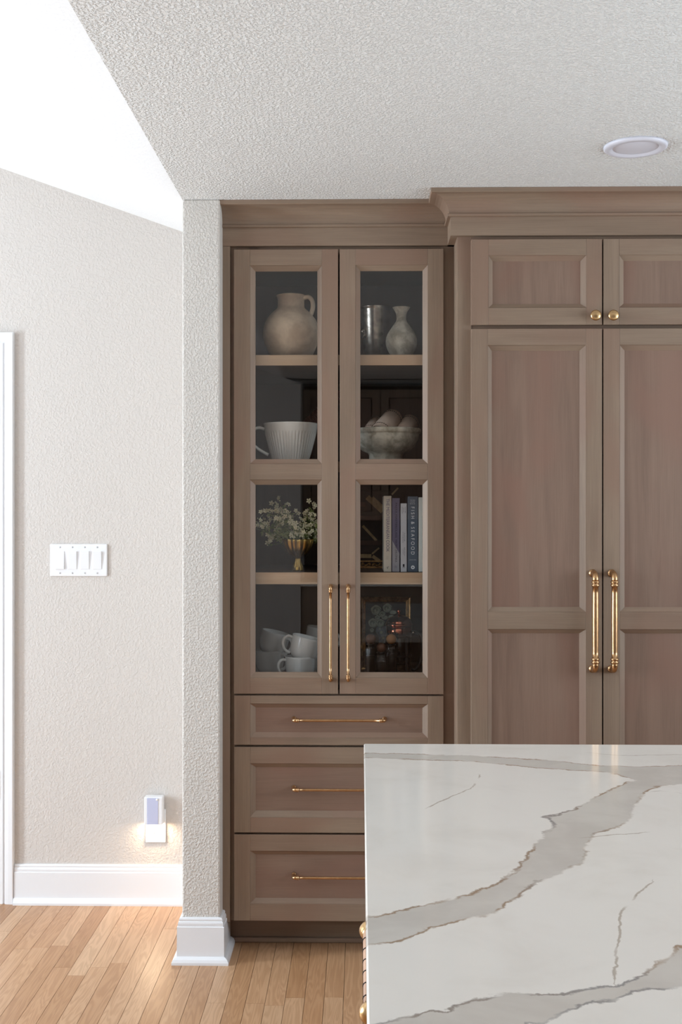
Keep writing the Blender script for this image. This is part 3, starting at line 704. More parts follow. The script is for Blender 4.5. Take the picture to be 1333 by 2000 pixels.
m = MB(); hp = [(0.044, 0.209), (0.060, 0.212), (0.072, 0.202), (0.0765, 0.186), (0.0755, 0.170), (0.071, 0.156), (0.068, 0.150)]
pts = [o0 + Vector((x * 0.98, -x * 0.2, z)) for x, z in sm(hp, 3)]; m.tube(pts, 0.0075, 12, flat=1.5); m.build('handle', 'clay', jug)
Yp_ = 4.02; pxx = ux(734, Yp_)
pl = thing('silver_bucket', (pxx, Yp_, SH1 + E0), 'mottled silver bucket beside the small vase', 'bucket'); o0 = Vector(pl.location); m = MB(); hgt = vz(601.5, Yp_) - SH1
m.lathe(o0, [(0, 0), (0.040, 0), (0.043, 0.003), (0.0555, hgt - 0.012), (0.0560, hgt - 0.008), (0.0605, hgt - 0.004), (0.0605, hgt), (0.0565, hgt + 0.0012), (0.0535, hgt - 0.002), (0.041, 0.006), (0, 0.005)], 56); m.build('body', 'pewter', pl)
for s in (-1, 1):
    m = MB(); cdir = Vector((s * 0.82, -0.57 if s < 0 else 0.57, 0)); b0 = o0 + cdir * 0.0515 + Vector((0, 0, hgt * 0.55))
    m.lathe(b0, [(0.0, 0), (0.010, 0.0), (0.011, 0.004), (0.007, 0.008), (0.0, 0.010)], 16, axis=cdir)
    side = Vector((-cdir.y, cdir.x, 0)); ring = [b0 + cdir * 0.006 + side * (0.013 * math.cos(a)) + Vector((0, 0, -0.011 + 0.013 * math.sin(a))) for a in [2 * math.pi * k / 20 for k in range(21)]]
    m.tube(ring, 0.0024, 8); m.build('ring_handle', 'pewter', pl)
Yv = 3.895; vx = ux(784.5, Yv)
va = thing('bud_vase', (vx, Yv, SH1 + E0), 'small pale stoneware vase with a narrow flared neck', 'vase'); o0 = Vector(va.location); hv_ = vz(601.5, Yv) - SH1; m = MB()
outer = sm([(0.029, 0), (0.036, 0.008), (0.0495, 0.035), (0.0530, 0.058), (0.0470, 0.082), (0.030, 0.108), (0.0185, 0.125), (0.0165, 0.138), (0.0190, 0.153), (0.0260, hv_ - 0.006), (0.0300, hv_)])
m.lathe(o0, [(0, 0)] + outer + [(0.0275, hv_ + 0.0005), (0.017, 0.155), (0.0135, 0.138), (0.016, 0.12), (0.045, 0.06), (0.02, 0.006), (0, 0.005)], 48); m.build('body', 'stoneware', va)

# ---------------------------------------------------------------- on the second shelf
Yc = 3.925; cx = ux(568, Yc)
cup = thing('ribbed_cup', (cx, Yc, SH2 + E0), 'wide cream cup with a ribbed lower body and large handle', 'cup'); o0 = Vector(cup.location); hc = vz(827.5, Yc) - SH2; m = MB()
NR = 46
def ribs(a, z):
    k = min(max((z - 0.004) / 0.008, 0), 1) * min(max((0.104 - z) / 0.004, 0), 1)
    return 1 + k * 0.040 * (abs(math.cos(a * NR / 2)) ** 0.4 - 0.9)
prof = [(0, 0), (0.056, 0), (0.060, 0.004)] + [(0.060 + 0.0285 * (t ** 0.85), 0.004 + 0.100 * t) for t in [k / 12 for k in range(1, 13)]] + [(0.0890, 0.107), (0.0925, hc - 0.006), (0.0930, hc - 0.001), (0.0915, hc), (0.0895, hc - 0.003), (0.083, 0.09), (0.056, 0.012), (0, 0.008)]
m.lathe(o0, prof, NR * 8, fn=ribs); m.build('body', 'cream', cup)
m = MB(); hp = [(0.0875, 0.114), (0.104, 0.119), (0.122, 0.114), (0.134, 0.094), (0.130, 0.068), (0.112, 0.049), (0.092, 0.036), (0.074, 0.027)]
m.tube([o0 + Vector((-x, -0.02, z)) for x, z in sm(hp, 4)], 0.0055, 12, flat=1.6); m.build('handle', 'cream', cup)
Yr = 4.10; a0, a1 = at(584, 846, Yr), at(668, 768, Yr)
rm = thing('ribbed_roll', a0, 'dark red-brown ribbed roll leaning behind the cream cup', 'rolled mat'); m = MB(); d_ = (a1 - a0); Lr = d_.length; prof = [(0, 0), (0.02, 0)]
for k in range(34): z = Lr * (k + 0.5) / 34; h = Lr / 68; prof += [(0.0205, z - h * 0.95), (0.0235, z - h * 0.3), (0.0235, z + h * 0.3), (0.0205, z + h * 0.9)]
prof += [(0.02, Lr), (0, Lr)]; m.lathe(a0, prof, 24, axis=d_, smooth=False); m.build('roll', 'redbrown', rm)
m = MB(); m.box(a0.x - 0.03, a0.x + 0.05, Yr - 0.03, Yr + 0.05, SH2 + E0, SH2 + 0.075, 'x'); m.build('stand', 'redbrown', rm, bevel=0.004)
Yb = 3.94; bx = ux(754, Yb)
bw = thing('stone_bowl', (bx, Yb, SH2 + E0), 'weathered stone footed bowl holding rolled napkins', 'bowl'); o0 = Vector(bw.location); hb = vz(838.5, Yb) - SH2; m = MB()
m.lathe(o0, [(0, 0), (0.061, 0), (0.0605, 0.004), (0.057, 0.014), (0.0575, 0.028), (0.062, 0.034), (0.078, 0.040), (0.098, 0.057), (0.110, 0.078), (0.115, hb - 0.022), (0.1155, hb - 0.0175), (0.1195, hb - 0.0165), (0.1215, hb - 0.012), (0.1215, hb - 0.003), (0.119, hb), (0.108, hb - 0.001), (0.105, hb - 0.012), (0.092, 0.062), (0.06, 0.045), (0, 0.04)], 64, fn=lambda a, z: 1 + 0.004 * math.sin(5 * a + 40 * z) + 0.003 * math.sin(11 * a)); m.build('body', 'stoneware', bw)
def napkin(p, q, R, label, turns=4.5, roll=0.0):
    p, q = Vector(p), Vector(q); ax = (q - p).normalized(); L = (q - p).length
    nk = thing('rolled_napkin', p, label, 'napkin', 'rolled linen napkins in the stone bowl')
    up = Vector((0, 0, 1)); s1 = ax.cross(up).normalized(); s2 = s1.cross(ax); N = 110; m = MB(); V = []; th = 0.0016
    for k in range(N + 1):
        t = k / N; a = t * turns * 2 * math.pi + roll; r = 0.004 + (R - 0.004) * t ** 0.8
        for rr in (r, r - th):
            base = s1 * (rr * math.cos(a)) + s2 * (rr * math.sin(a)); w = 0.002 * math.sin(a * 2.3)
            V += [p + base + ax * w, p + base + ax * (L + w)]
    Fc = []
    for k in range(N):
        i, j = 4 * k, 4 * k + 4
        Fc += [(i, j, j + 1, i + 1), (i + 2, i + 3, j + 3, j + 2), (i, i + 2, j + 2, j), (i + 1, j + 1, j + 3, i + 3)]
    Fc += [(4 * N, 4 * N + 2, 4 * N + 3, 4 * N + 1)]
    m.mesh(V, Fc, 0, True); m.build('cloth', 'linen', nk)
    n = 30
    for f in (0.14, 0.86):
        m = MB()
        for k in range(n):
            a = 2 * math.pi * k / n; da = 0.12; c3 = p + ax * (L * f)
            m.tube([c3 + (s1 * math.cos(a + x) + s2 * math.sin(a + x)) * (R + 0.0004) for x in (-da / 2, da / 2)], 0.0010, 6)
        m.build('stitching', 'stitch', nk)
zc_ = SH2
napkin(at(741, 848, 3.885), at(769, 816, 3.985), 0.0355, 'rolled linen napkin lying in the middle of the stone bowl, tallest')
napkin(at(783, 856, 3.91), at(803, 824, 4.0), 0.0310, 'rolled linen napkin at the right side of the stone bowl')
napkin(at(722, 850, 3.955), at(737, 828, 4.045), 0.0310, 'rolled linen napkin at the left side of the stone bowl', roll=1.0)

# ---------------------------------------------------------------- on the third shelf
Yg_ = 3.90; gx = ux(582, Yg_)
gv = thing('footed_brass_vase', (gx, Yg_, SH3 + E0), 'fluted gold footed vase holding small white flowers', 'vase'); o0 = Vector(gv.location); ht = vz(1053, Yg_) - SH3; m = MB(); NF = 14
def fl(a, z):
    k = 1.0 if z > 0.012 else 0.0
    return 1 + 0.11 * k * (abs(math.cos(a * NF / 2)) - 0.64)
prof = [(0, 0), (0.0195, 0), (0.0200, 0.006), (0.0190, 0.011), (0.0185, 0.013), (0.0150, 0.020), (0.0105, 0.034), (0.0090, 0.040), (0.0105, 0.044), (0.020, 0.050), (0.034, 0.062), (0.0445, 0.078), (0.0500, 0.094), (0.0520, ht), (0.0500, ht), (0.0470, 0.092), (0.031, 0.066), (0, 0.055)]
m.lathe(o0, sm(prof[:14], 2) + prof[14:], NF * 10, fn=fl); m.build('cup', 'goldvase', gv)
# flowers: sprays of small five-petalled blossoms
fw = thing('flower_bunch', o0 + Vector((0, 0, ht * 0.75)), 'loose bunch of tiny cream blossoms in the gold vase', 'flowers'); fo = Vector(fw.location)
def flower_mesh():
    m = MB(); 
    for k in range(5):
        a = 2 * math.pi * k / 5; V = []; d = Vector((math.cos(a), math.sin(a), 0)); s = Vector((-d.y, d.x, 0))
        for t, w, h in ((0.0008, 0.0006, 0.0), (0.0030, 0.0018, 0.0010), (0.0054, 0.0026, 0.0014), (0.0072, 0.0018, 0.0011), (0.0078, 0.0006, 0.0008)):
            V += [d * t - s * w + Vector((0, 0, h)), d * t + Vector((0, 0, h - 0.0006)), d * t + s * w + Vector((0, 0, h))]
        m.mesh(V, [(3 * j + c3, 3 * j + c3 + 1, 3 * j + c3 + 4, 3 * j + c3 + 3) for j in range(4) for c3 in (0, 1)], 0, True)
    m.lathe((0, 0, 0), [(0, -0.0012), (0.0012, -0.0008), (0.0014, 0.0008), (0, 0.0014)], 8, mi=1); return m
def bud_mesh():
    m = MB(); m.lathe((0, 0, 0), [(0, -0.002), (0.0016, -0.001), (0.0022, 0.0008), (0.0012, 0.0022), (0, 0.0026)], 8); return m
f0 = flower_mesh().build('blossom', ['petal', 'pollen'], fw, origin=(0, 0, 0)); fmesh = f0.data; bpy.data.objects.remove(f0)
b0_ = bud_mesh().build('bud', ['petal'], fw, origin=(0, 0, 0)); bmesh_ = b0_.data; bpy.data.objects.remove(b0_)
fr_ = random.Random(21); st = MB(); lv = MB()
spots = []
clusters = [(548, 975, 3), (563, 985, 2), (540, 990, 6), (533, 1000, 8), (547, 1000, 6), (558, 1002, 8), (525, 992, 4), (510, 1015, 4), (505, 1026, 5), (516, 1030, 6), (523, 1018, 8), (540, 1016, 9), (552, 1018, 9),
            (545, 1030, 11), (560, 1032, 11), (574, 1022, 7), (578, 1008, 4), (586, 1020, 5), (530, 1042, 6), (541, 1046, 8), (556, 1047, 10), (528, 1056, 4), (570, 1050, 7), (588, 1045, 8), (600, 1040, 9), (596, 1052, 7), (609, 1050, 8),
            (604, 1028, 6), (613, 1020, 6), (602, 1006, 6), (613, 1004, 6), (612, 990, 3), (609, 984, 2), (620, 1035, 8), (626, 1015, 6), (632, 1030, 6), (628, 1048, 6), (582, 1034, 5), (574, 1040, 5), (596, 1018, 4)]
for (u, v, n) in clusters:
    hub = at(u, v + 9, Yg_ + fr_.uniform(-0.025, 0.045)); root = o0 + Vector((fr_.uniform(-0.016, 0.016), fr_.uniform(-0.016, 0.016), ht * 0.8))
    mid = (hub + root) / 2 + Vector(((hub.x - root.x) * -0.12, 0, 0.012)); pts = []
    for j in range(7):
        t = j / 6; pts.append(root * (1 - t) ** 2 + mid * 2 * t * (1 - t) + hub * t * t)
    st.tube(pts, [0.0010 - 0.00008 * j for j in range(7)], 5)
    for k in range(int(n * 1.2)):
        c3 = at(u, v, hub.y) + Vector((fr_.gauss(0, 0.0095), fr_.gauss(0, 0.010), fr_.gauss(0, 0.009)))
        st.tube([hub + (pts[-2] - hub) * fr_.random() * 0.5, (hub + c3) / 2 + Vector((0, 0, -0.002)), c3], 0.00045, 4)
        o = bpy.data.objects.new('blossom' if fr_.random() < 0.74 else 'bud', None)
        bl = not o.name.startswith('bud'); nm = 'blossom' if bl else 'bud'; bpy.data.objects.remove(o)
        o = bpy.data.objects.new(nm, fmesh if bl else bmesh_); col.objects.link(o); o.parent = fw; o.location = c3 - fo
        dirv = Vector((fr_.gauss(0, 0.6), -1.0 + fr_.gauss(0, 0.5), 0.25 + fr_.gauss(0, 0.6)))
        o.rotation_mode = 'QUATERNION'; o.rotation_quaternion = Vector((0, 0, 1)).rotation_difference(dirv.normalized()); s = fr_.uniform(0.85, 1.25); o.scale = (s, s, s)
    for k in range(n + 9):                         # feathery foliage
        t = fr_.uniform(0.35, 1.0); p = root * (1 - t) ** 2 + mid * 2 * t * (1 - t) + hub * t * t
        dv_ = Vector((fr_.gauss(0, 1), fr_.gauss(0, 1), fr_.gauss(0.4, 0.8))).normalized(); sd = dv_.cross(Vector((0.3, 1, 0.2))).normalized(); Lf = fr_.uniform(0.010, 0.022)
        lv.mesh([p, p + dv_ * Lf * 0.5 + sd * 0.0030, p + dv_ * Lf, p + dv_ * Lf * 0.5 - sd * 0.0030], [(0, 1, 2, 3)])
st.build('stems', 'stem', fw)['kind'] = 'stuff'; lv.build('leaves', 'stem', fw)['kind'] = 'stuff'

# framed wood inlay leaning at the back
Ya = 4.10; A0, A1 = at(672, 958, Ya), at(772, 1117, Ya); zb_ = SH3 + E0
ar = thing('inlaid_wood_panel', ((A0.x + A1.x) / 2, Ya, zb_), 'dark wood panel with pale diagonal inlay behind the books', 'wall art')
part_box('backing_board', 'walnut', ar, A0.x, A1.x, Ya, Ya + 0.018, zb_, A0.z, grain='x', bevel=0.002)
def strip(px_, w, mat):
    a, b2 = at(*px_[0], Ya), at(*px_[1], Ya); d = (b2 - a).normalized(); n = Vector((-d.z, 0, d.x)) * w; m = MB()
    q = [a - n, b2 - n, b2 + n, a + n]; q = [Vector((p.x, Ya - 0.003, p.z)) for p in q]; qb = [p + Vector((0, 0.0035, 0)) for p in q]
    m.mesh(q + qb, [(0, 1, 2, 3), (7, 6, 5, 4), (0, 4, 5, 1), (1, 5, 6, 2), (2, 6, 7, 3), (3, 7, 4, 0)]); m.build('inlay_strip', mat, ar)
for px_, w, mat in ((((718, 971), (748, 999)), 0.009, 'maple'), (((728, 971), (752, 993)), 0.004, 'maple'), (((709, 1027), (736, 1056)), 0.0045, 'maple'), (((727, 1082), (741, 1070)), 0.003, 'maple'),
                    (((704, 1086), (726, 1086)), 0.007, 'maple'), (((728, 1086), (742, 1096)), 0.006, 'maple'), (((766, 966), (778, 953)), 0.003, 'maple'), (((700, 1012), (745, 1012)), 0.009, 'ball'), (((700, 1060), (745, 1060)), 0.008, 'ball'), (((700, 985), (714, 985)), 0.008, 'ball')): strip(px_, w, mat)
m = MB(); zr = vz(1103, Ya - 0.01); pts = []
for k in range(60): t = k / 59; pts.append((A0.x + (A1.x - A0.x) * t, Ya - 0.012 - 0.003 * math.sin(40 * t), zr + 0.004 * math.sin(55 * t)))
m.tube(pts, [0.004 + 0.0018 * math.sin(90 * k / 59) for k in range(60)], 8); m.box(A0.x, A1.x, Ya - 0.012, Ya - 0.0002, zb_, zr - 0.004, 'x'); m.box(A0.x, A1.x, Ya - 0.008, Ya - 0.0002, zr + 0.010, zr + 0.015, 'x'); m.build('gilt_rail', 'gilt', ar)

# cookbooks
def text(parent, s, x, y, z, length, height, mat, vertical=True):
    cu = bpy.data.curves.new('lettering', 'FONT'); cu.body = s; cu.align_x = 'CENTER'; cu.align_y = 'CENTER'; cu.offset = 0.0
    tmp = bpy.data.objects.new('lettering', cu); col.objects.link(tmp); dg = bpy.context.evaluated_depsgraph_get(); dg.update()
    me = bpy.data.meshes.new_from_object(tmp.evaluated_get(dg)); bpy.data.objects.remove(tmp); bpy.data.curves.remove(cu)
    co = np.array([v.co for v in me.vertices]); lo, hi = co.min(0), co.max(0); ctr = (lo + hi) / 2; w = hi - lo
    for v in me.vertices:
        a = (v.co.x - ctr[0]) / w[0] * length; b2 = (v.co.y - ctr[1]) / w[1] * height
        v.co = Vector((b2, 0, -a)) if vertical else Vector((a, 0, b2))
    me.materials.clear(); me.materials.append(M[mat]); o = bpy.data.objects.new('lettering', me); col.objects.link(o); o.parent = parent
    o.location = Vector((x, y, z)) - WO[parent.name]; return o
def fine_print(parent, x, z0, z1, w, mat):                   # print too small to read in the photograph
    m = MB(); z = z1
    while z > z0:
        h = rng.uniform(0.0008, 0.0022); o_ = rng.uniform(-0.15, 0.15) * w; k = rng.uniform(0.6, 1.0)
        m.box(x + o_ - w * k / 2, x + o_ + w * k / 2, ye, ye + 0.0005, max(z - h, z0), z); z -= h + rng.uniform(0.0006, 0.0014)
    m.build('lettering', mat, parent)
YS = 3.835
def book(u0, u1, v0, spine, label, depth=0.19, lean=0.0):
    x0, x1 = ux(u0, YS), ux(u1, YS); zt = vz(v0, YS); zb = SH3 + E0
    bk = thing('cookbook', ((x0 + x1) / 2, YS, zb), label, 'book', 'cookbooks on the third shelf'); m = MB()
    m.box(x0, x1, YS, YS + 0.003, zb, zt); m.box(x0, x0 + 0.0022, YS + 0.003, YS + depth, zb, zt); m.box(x1 - 0.0022, x1, YS + 0.003, YS + depth, zb, zt)
    c = m.build('cover', spine, bk, bevel=0.0012)
    part_box('pages', 'paper', bk, x0 + 0.0024, x1 - 0.0024, YS + 0.0034, YS + depth - 0.004, zb + 0.003, zt - 0.003)
    return bk, (x0 + x1) / 2, x1 - x0, zb, zt
ye = YS - 0.0006
bk, x, w, zb, zt = book(749.8, 765, 968.5, 'bk_cream', 'cream cookbook with bold purple-grey spine lettering, leftmost of the books')
text(bk, 'THE MEDITERRANEAN COOK', x + 0.001, ye, (vz(974, YS) + vz(1078, YS)) / 2, vz(974, YS) - vz(1078, YS), 0.0105, 'ink_purple')
fine_print(bk, x - 0.002, vz(1093, YS), vz(1086, YS), 0.0022, 'ink_faint'); fine_print(bk, x + 0.002, vz(1093, YS), vz(1087, YS), 0.0022, 'ink_faint')
m = MB(); m.tube([(x - 0.002, ye, vz(1107, YS)), (x - 0.0005, ye, vz(1111, YS)), (x + 0.003, ye, vz(1106, YS))], 0.0006, 6); m.build('publisher_mark', 'ink_dark', bk)
bk, x, w, zb, zt = book(766.2, 781.3, 972.7, 'bk_purple', 'muted purple cookbook with a pale grey diagonal corner on its spine')
m = MB(); z1_, z2_ = vz(1056, YS), vz(1081, YS)
m.mesh([(x - w / 2 + 0.001, ye + 0.0003, zb + 0.001), (x + w / 2 - 0.001, ye + 0.0003, zb + 0.001), (x + w / 2 - 0.001, ye + 0.0003, z2_), (x - w / 2 + 0.001, ye + 0.0003, z1_)], [(0, 1, 2, 3)]); m.build('spine_panel', 'bk_grey', bk)
text(bk, 'PASTA MASTERCLASS', x + 0.001, ye, (vz(982, YS) + vz(1050, YS)) / 2, vz(982, YS) - vz(1050, YS), 0.0055, 'ink_dark')
text(bk, 'MATEO ZIELONKA', x + 0.001, ye, (vz(1054, YS) + vz(1098, YS)) / 2, vz(1054, YS) - vz(1098, YS), 0.0058, 'ink_dark')
m = MB(); zc = vz(1107, YS)
for dx, dz in ((-0.0022, 0.0022), (0.0022, 0.0022), (-0.0022, -0.0022), (0.0022, -0.0022)): m.tube([(x + dx + 0.0019 * math.cos(a), ye, zc + dz + 0.0019 * math.sin(a)) for a in [k * math.pi / 5 for k in range(11)]], 0.0003, 5)
m.build('publisher_mark', 'ink_grey', bk)
bk, x, w, zb, zt = book(783, 795.2, 983, 'bk_light', 'thin short pale grey cookbook, lowest of the row')
for u, v0, v1 in ((786, 990, 1004), (789, 992, 1001), (792.4, 990, 1002), (787.5, 1039, 1060), (791, 1041, 1057), (791, 1069, 1086), (788, 1072, 1083)):
    fine_print(bk, ux(u, YS), vz(v1, YS), vz(v0, YS), 0.0022, 'ink_grey')
m = MB(); zc = vz(1104, YS); m.box(x - 0.003, x + 0.0025, ye, ye + 0.0005, zc - 0.005, zc + 0.004); m.box(x - 0.0045, x + 0.004, ye, ye + 0.0005, zc - 0.008, zc - 0.0068); m.build('publisher_mark', 'ink_dark', bk)
bk, x, w, zb, zt = book(796.8, 817, 969.5, 'bk_slate', 'slate blue cookbook with large white spaced spine lettering')
for s, v in (('THE HOG', 977), ('ISLAND', 980.5), ('BOOK OF', 984)): text(bk, s, x - 0.001, ye, vz(v, YS), 0.017 if s != 'ISLAND' else 0.015, 0.0028, 'ink_white', False)
text(bk, 'F I S H  &  S E A F O O D', x, ye, (vz(990, YS) + vz(1083, YS)) / 2, vz(990, YS) - vz(1083, YS), 0.0115, 'ink_white')
text(bk, 'JOHN ASH', x, ye, vz(1093.5, YS), 0.022, 0.0028, 'ink_white', False)
m = MB(); zc = vz(1108, YS); V = []; n = 24
for k in range(n):
    a = 2 * math.pi * k / n; r1 = 0.0062 + 0.0006 * math.cos(8 * a); V += [(x + 0.0024 * math.cos(a), ye, zc + 0.0024 * math.sin(a)), (x + r1 * math.cos(a), ye, zc + r1 * math.sin(a))]
m.mesh(V, [(2 * k, 2 * k + 1, (2 * k + 3) % (2 * n), (2 * k + 2) % (2 * n)) for k in range(n)]); m.build('publisher_mark', 'ink_white', bk)
bk, x, w, zb, zt = book(818.2, 836, 971.3, 'bk_white', 'white cookbook half hidden by the door stile, rightmost of the books')
fine_print(bk, ux(826.0, YS), vz(1082, YS), vz(1008, YS), 0.0035, 'ink_grey')

# ---------------------------------------------------------------- on the cabinet floor
ZB = zfl + E0
def mug_meshes(parent):
    o0 = Vector((0, 0, 0)); m = MB()
    m.lathe(o0, sm([(0.030, 0), (0.036, 0.003), (0.0445, 0.016), (0.0490, 0.034), (0.0508, 0.055), (0.0512, 0.0775)], 3)[0:0] + [(0, 0.002), (0.027, 0.002), (0.030, 0.0)] + sm([(0.030, 0), (0.036, 0.004), (0.0445, 0.016), (0.0490, 0.034), (0.0508, 0.055), (0.0512, 0.0775)], 3) + [(0.0500, 0.0790), (0.0484, 0.0775), (0.0475, 0.05), (0.041, 0.018), (0.028, 0.006), (0, 0.005)], 48)
    b_ = m.build('body', 'mug', parent, origin=(0, 0, 0)); m = MB()
    m.tube([Vector((-x, 0, z)) for x, z in sm([(0.0500, 0.066), (0.063, 0.068), (0.0745, 0.058), (0.0770, 0.042), (0.070, 0.026), (0.058, 0.016), (0.045, 0.0135)], 4)], 0.0052, 12, flat=1.25)
    return b_, m.build('handle', 'mug', parent, origin=(0, 0, 0))
protos = None
def mug(loc, rot, label):
    global protos
    r = thing('mug', (0, 0, 0), label, 'mug', 'white mugs stacked on the cabinet floor'); r.location = loc; r.rotation_euler = rot
    if protos is None: protos = mug_meshes(r)
    else:
        for c in protos:
            k = c.copy(); col.objects.link(k); k.parent = r
    return r
def stack(u, Y, tilt, hz0, hz1, lab0, lab1, lift=0.067):
    x = ux(u, Y); mug((x, Y, ZB), (0, 0, hz0), lab0)
    mug((x + 0.006, Y, ZB + lift), Matrix.Rotation(tilt, 4, 'Y').to_euler() if not hz1 else (Matrix.Rotation(tilt, 4, 'Y') @ Matrix.Rotation(hz1, 4, 'Z')).to_euler(), lab1)
stack(586.5, 3.90, math.radians(14), 0.35, 0.15, 'white mug under the tilted one at the front of the mugs', 'white mug tipped on top of the front stack')
stack(527, 4.06, math.radians(13), 2.6, 2.6, 'shaded white mug at the bottom of the left stack', 'shaded white mug tipped on top of the left stack')
stack(617, 4.07, math.radians(11), 2.8, 2.8, 'white mug at the bottom of the rear right stack', 'white mug tipped on top of the rear right stack', lift=0.080)

Yf_ = 4.14; A0, A1 = at(704.5, 1165, Yf_), at(803, 1165, Yf_)
pf = thing('framed_rose_print', ((A0.x + A1.x) / 2, Yf_, ZB), 'small gilt-framed print of pale green roses on black', 'picture'); w_ = A1.x - A0.x; h_ = A0.z - ZB; bd = 0.0185
m = MB(); prf = [(0, 0), (0, 0.010), (0.003, 0.014), (0.008, 0.012), (0.012, 0.007), (bd - 0.003, 0.006), (bd - 0.002, 0.0075), (bd, 0.006), (bd, 0)]
C4 = [(A0.x, ZB), (A1.x, ZB), (A1.x, A0.z), (A0.x, A0.z)]; inn = [(1, 1), (-1, 1), (-1, -1), (1, -1)]
for k in range(4):
    j = (k + 1) % 4
    for a, b2 in zip(prf, prf[1:]):
        f_ = lambda c3, i_, p: (c3[0] + i_[0] * p[0], Yf_ - p[1], c3[1] + i_[1] * p[0])
        m.face([f_(C4[k], inn[k], a), f_(C4[j], inn[j], a), f_(C4[j], inn[j], b2), f_(C4[k], inn[k], b2)])
m.build('frame', 'gilt', pf, weld=True)
part_box('backing', 'canvas', pf, A0.x + 0.002, A1.x - 0.002, Yf_ - 0.003, Yf_ + 0.006, ZB + 0.002, A0.z - 0.002)
m = MB(); yq = Yf_ - 0.0034
def disc(cx_, cz_, r, mi, y, sx=1.0, n=18, wob=0.0, ph_=0.0):
    m.face([(cx_ + sx * r * (1 + wob * math.sin(5 * a + ph_)) * math.cos(a), y, cz_ + r * (1 + wob * math.sin(5 * a + ph_)) * math.sin(a)) for a in [2 * math.pi * k / n for k in range(n)]], mi=mi)
def rose(u, v, rp):
    c3 = at(u, v, Yf_); r = rp * Yf_ / F; y = yq
    for i, (k, mi) in enumerate(((1.0, 0), (0.90, 1), (0.84, 0), (0.68, 1), (0.60, 0), (0.46, 1), (0.38, 0), (0.22, 1), (0.14, 0))):
        disc(c3.x + r * 0.05 * math.sin(2.1 * i), c3.z + r * 0.05 * math.cos(2.6 * i), r * k, mi, y, wob=0.06, ph_=1.3 * i); y -= 0.00003
for u, v, rp in ((735, 1192, 10), (757, 1188, 9), (738, 1206.5, 5), (729, 1217, 9), (743.5, 1217, 8), (727, 1231, 4), (747, 1200, 6)): rose(u, v, rp)
c3 = at(745, 1232, Yf_); sc = Yf_ / F
m.face([(c3.x + a * sc, yq, c3.z + b2 * sc) for a, b2 in ((-9, 8), (11, 9), (13, 2), (9, -12), (8, -24), (-4, -24), (-5, -12), (-11, -2))], mi=2)
for a, b2, r in ((0, -3, 3), (4, -14, 2.2), (-3, 4, 2)): disc(c3.x + a * sc, c3.z + b2 * sc, r * sc, 0, yq - 0.0002)
for u, v in ((768, 1196), (752, 1206), (765, 1205)): p = at(u, v, Yf_); disc(p.x, p.z, 4 * sc, 0, yq, 1.6)
m.build('print', ['sage', 'sagedark', 'bluevase'], pf)

Yq = 3.99; qx = ux(780, Yq)
fp = thing('french_press', (qx, Yq, ZB), 'copper-lidded glass french press before the rose print', 'coffee press'); o0 = Vector(fp.location)
hz = lambda v: vz(v, Yq) - ZB
m = MB(); m.lathe(o0, [(0.0415, 0.004), (0.0415, hz(1222)), (0.0400, hz(1222)), (0.0400, 0.006), (0.0, 0.006), (0, 0.004)], 40); m.build('beaker', 'jarglass', fp)
m = MB(); m.lathe(o0, [(0.0425, hz(1243)), (0.0440, hz(1243)), (0.0445, hz(1221)), (0.0425, hz(1221))] , 48); m.build('band', 'copper', fp)
m = MB(); m.lathe(o0, [(0, hz(1222)), (0.0445, hz(1222)), (0.0470, hz(1220.5)), (0.0470, hz(1218))] + [(0.0445 * math.cos(t), hz(1217) + (hz(1201) - hz(1217)) * math.sin(t)) for t in [k * HP / 9 for k in range(9)]] + [(0.006, hz(1200.5)), (0.004, hz(1199)), (0.0035, hz(1197)), (0.0062, hz(1195.5)), (0.0072, hz(1193)), (0.005, hz(1190.5)), (0, hz(1190))], 48); m.build('lid', 'copper', fp)
m = MB(); m.tube([o0 + Vector((0, 0, 0.045)), o0 + Vector((0, 0, hz(1222)))], 0.0022, 10); m.lathe(o0, [(0, 0.042), (0.039, 0.042), (0.039, 0.047), (0, 0.047)], 32); m.build('plunger', 'pewter', fp)
m = MB()
for v0, v1 in ((1278, 1282), (1316, 1324)): m.lathe(o0, [(0.0418, hz(v1)), (0.0440, hz(v1)), (0.0440, hz(v0)), (0.0418, hz(v0))], 40)
for k in range(4):
    a = 0.6 + k * HP; m.box(o0.x + 0.043 * math.cos(a) - 0.004, o0.x + 0.043 * math.cos(a) + 0.004, o0.y + 0.043 * math.sin(a) - 0.001, o0.y + 0.043 * math.sin(a) + 0.001, o0.z, o0.z + hz(1243))
m.build('cage', 'black', fp)
m = MB(); m.tube([o0 + Vector((x, -0.008, z)) for x, z in sm([(0.042, hz(1234)), (0.055, hz(1234)), (0.074, hz(1240)), (0.080, hz(1262)), (0.074, hz(1290)), (0.056, hz(1306)), (0.042, hz(1306))], 4)], 0.006, 12, flat=1.3); m.build('handle', 'black', fp)
m = MB(); m.lathe(o0 + Vector((0.046, -0.012, hz(1234.5))), [(0, 0), (0.005, 0), (0.006, 0.004), (0.003, 0.008), (0, 0.009)], 14, axis=(0.8, -0.5, 0)); m.build('handle_screw', 'pewter', fp)

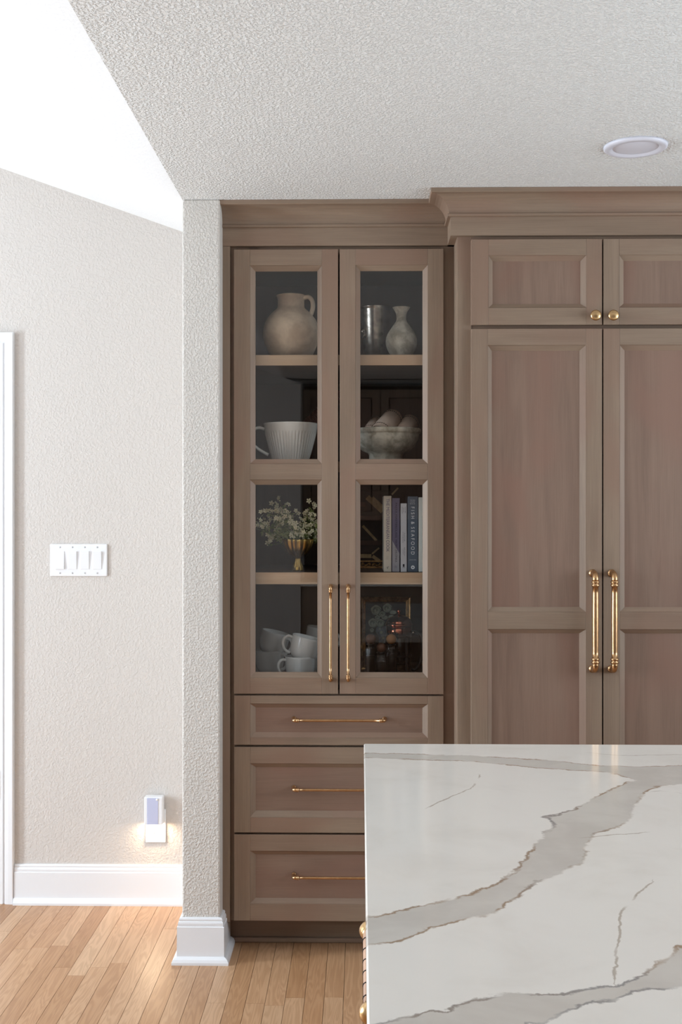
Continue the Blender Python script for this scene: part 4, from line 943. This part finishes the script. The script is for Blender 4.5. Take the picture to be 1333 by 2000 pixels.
def jar(u, Y, vtop, rb, rj, mat, label):
    x = ux(u, Y); ztop = vz(vtop, Y) - ZB; j = thing('ribbed_jar', (x, Y, ZB), label, 'jar', 'ribbed glass jars with wooden ball stoppers'); o0 = Vector(j.location)
    hj = ztop - 2 * rb - 0.004; N = 26
    m = MB(); m.lathe(o0, [(0, 0.0), (rj * 0.95, 0), (rj, 0.004), (rj, hj - 0.012), (rj * 0.9, hj - 0.004), (rj * 0.72, hj), (rj * 0.66, hj), (rj * 0.85, hj - 0.012), (rj * 0.88, 0.006), (0, 0.005)], N * 6, fn=lambda a, z: 1 + 0.035 * (abs(math.cos(a * N / 2)) - 0.6)); m.build('glass_body', 'jarglass', j)
    m = MB(); m.lathe(o0, [(0, 0.007), (rj * 0.82, 0.007), (rj * 0.82, hj * 0.7), (0, hj * 0.72)], 28); m.build('contents', 'walnut', j)
    m = MB(); m.lathe(o0, [(0, hj - 0.012), (rj * 0.58, hj - 0.012), (rj * 0.60, hj + 0.001), (rj * 0.76, hj + 0.001), (rj * 0.76, hj + 0.005), (0, hj + 0.005)], 24); m.build('collar', 'black', j)
    m = MB(); zc = hj + 0.004 + rb; m.lathe(o0 + Vector((0, 0, zc)), [(rb * math.cos(t), rb * math.sin(t)) for t in [-HP + math.pi * k / 14 for k in range(15)]], 28); m.build('ball_stopper', mat, j)
jar(724.5, 3.90, 1238, 0.0172, 0.0195, 'ball', 'ribbed glass jar with brown ball stopper, leftmost of the three')
jar(745, 3.855, 1255, 0.0160, 0.0200, 'ball', 'lowest ribbed glass jar with brown ball stopper, in front')
jar(765, 3.905, 1238, 0.0175, 0.0195, 'balltan', 'ribbed glass jar with tan ball stopper beside the french press')

# ---------------------------------------------------------------- rear cabinets, seen as a reflection in the glass doors
rx0, rx1 = XP0 + 0.122, 2.9
rc = thing('rear_cabinets', ((rx0 + rx1) / 2, Y_REAR, 0), 'dark cabinet run mirrored in the glass doors', 'cabinet')
part_box('base_units', 'wood', rc, rx0, rx1, Y_REAR - 0.62, Y_REAR - 0.02, 0.0, 0.885)
part_box('worktop', 'cream', rc, rx0, rx1, Y_REAR - 0.62, Y_REAR + 0.01, 0.8852, 0.915, bevel=0.002)
part_box('back_panel', 'walnut', rc, rx0, rx1, Y_REAR - 0.62, Y_REAR - 0.60, 0.9152, CEIL - 0.001)
for k in range(5):
    a0 = rx0 + 0.003 + k * 0.6; a1 = min(a0 + 0.594, rx1)
    front(rc, 'wall_door', (a0, a1), (1.38, CEIL - 0.06), Y_REAR - 0.28 - 0.02, [((a0 + 0.06, a1 - 0.06, 1.44, CEIL - 0.12), (a0 + 0.075, a1 - 0.075, 1.455, CEIL - 0.135))])
print('planks', nplank, 'objects', len(bpy.data.objects))
